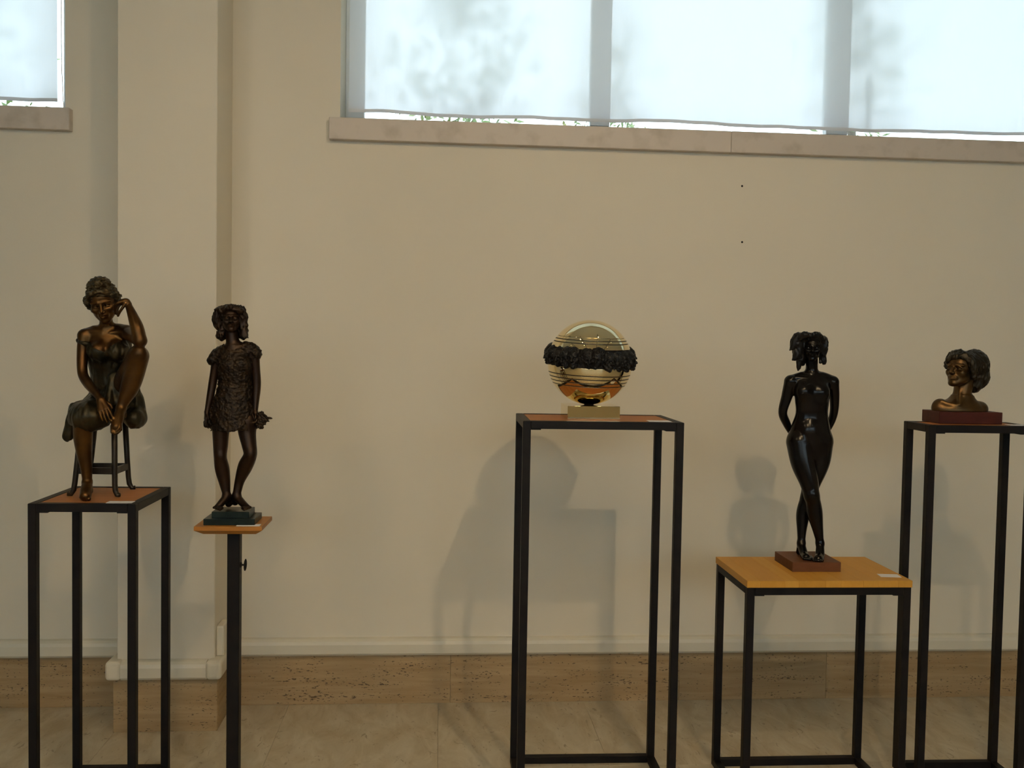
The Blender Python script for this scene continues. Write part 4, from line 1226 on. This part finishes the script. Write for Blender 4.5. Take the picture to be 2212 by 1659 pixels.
# ------------------------------------------------------------------ polished brass sphere
R0 = 92.0 * 3.19 / FPX
SC = at(1274, 782.5, 3.19)
MZ = TM['h']
ORG = np.array([SC[0], 3.185, MZ])
sp = empty('brass_sphere_sculpture', ORG)
tag(sp, 'polished brass sphere with a dark band of carved heads around it', 'sculpture')
TILT = (math.radians(4.3), math.radians(1.3), 0)
def shell(name, zlo, zhi, grooves, capped):
    """sphere zone from zlo to zhi (unit radius) with turned grooves, rounded back at a cut edge"""
    prof = []
    th0, th1 = math.asin(zlo), math.asin(zhi)
    n = 90
    ths = [th0 + (th1 - th0) * i / n for i in range(n + 1)]
    gz = 0.0118
    for g in grooves:
        t = math.asin(g)
        ths = [q for q in ths if abs(q - t) > gz * 1.9] + [t - gz * 1.25, t - gz * 0.95, t - gz * 0.9, t + gz * 0.9, t + gz * 0.95, t + gz * 1.25]
    for q in sorted(ths):
        dep = any(abs(q - math.asin(g)) < gz * 0.92 for g in grooves)
        r = R0 * (0.978 if dep else 1.0)
        prof.append((max(r * math.cos(q), 0), r * math.sin(q)))
    if capped == 'top':
        prof.append((prof[-1][0] * 0.86, prof[-1][1] - 0.001))
    else:
        prof.insert(0, (prof[0][0] * 0.86, prof[0][1] + 0.001))
    o = lathe(name, prof, BRASS, sp, 128)
    o.location = SC - ORG
    o.rotation_euler = TILT
    o.data.materials.append(BRASSDK)
    for p in o.data.polygons:
        c = p.center
        if c.length < R0 * 0.9888:
            p.material_index = 1
    return o
up = shell('upper_shell', 0.36, 0.99999, (0.485, 0.553, 0.618), 'bottom')
lw = shell('lower_shell', -0.99999, -0.06, (-0.245, -0.332, -0.418, -0.500), 'top')
# dark frieze of heads between the shells
fr = lathe('frieze', [(0, -0.20 * R0), (0.95 * R0, -0.20 * R0), (0.985 * R0, 0.0), (0.975 * R0, 0.16 * R0), (0.91 * R0, 0.40 * R0), (0, 0.40 * R0)], FRIEZE, sp, 64)
fr.location = SC - ORG; fr.rotation_euler = TILT
hm = []
for v in range(3):
    Hs = R0 * (0.43, 0.46, 0.42)[v]
    F = SDF((-0.5 * Hs * 1.3, -0.62 * Hs, -0.75 * Hs), (0.5 * Hs * 1.3, 0.45 * Hs, 0.72 * Hs), 0.0011)
    Rm = rotm((-14, 8, 16)[v], (4, -6, 8)[v], (-8, 5, 10)[v])
    Pq = head(F, (0, 0, 0), Hs, Rm, ears=False)
    F.ell(Pq(0, 0.12, 0.22), Hs * np.array([0.44, 0.42, 0.34]), 0.002, Rm)
    F.ell(Pq((-.34, .36, .3)[v], 0.06, -0.12), Hs * np.array([0.16, 0.3, 0.38]), 0.002, Rm)
    F.ell(Pq((.32, -.36, -.33)[v], 0.08, -0.02), Hs * np.array([0.14, 0.28, 0.34]), 0.002, Rm)
    F.disp(rough(0.0011, 260, 60 + v), 0.006)
    hm.append(F.mesh('carved_head', (0, 0, 0)))
rnd = random.Random(5)
NH = 24
for i in range(NH):
    a = 2 * math.pi * i / NH + rnd.uniform(-.05, .05)
    o = link('carved_head', hm[i % 3], FRIEZE, fr)
    rr = R0 * 0.90
    o.location = (rr * math.sin(a), -rr * math.cos(a), R0 * (0.150 + rnd.uniform(-.05, .05)))
    o.rotation_euler = (rnd.uniform(-.12, .12), rnd.uniform(-.25, .25), a)
    sc = rnd.uniform(0.92, 1.10)
    o.scale = (sc, sc, sc)
bt = SC[2] - R0 - MZ
lathe('stem', [(0, 0), (0.017, 0), (0.015, 0.004), (0.013, bt - 0.045 + 0.006), (0, bt - 0.045 + 0.006)], BRASSDK, sp, 24).location = (0, SC[1] - ORG[1], 0.0445)
bb2 = box('base_block', (-0.087, -0.092, 0), (0.089, 0.072, 0.0445), BRASS, sp, 0.0006)
bb2.rotation_euler = (0, 0, 0.01)
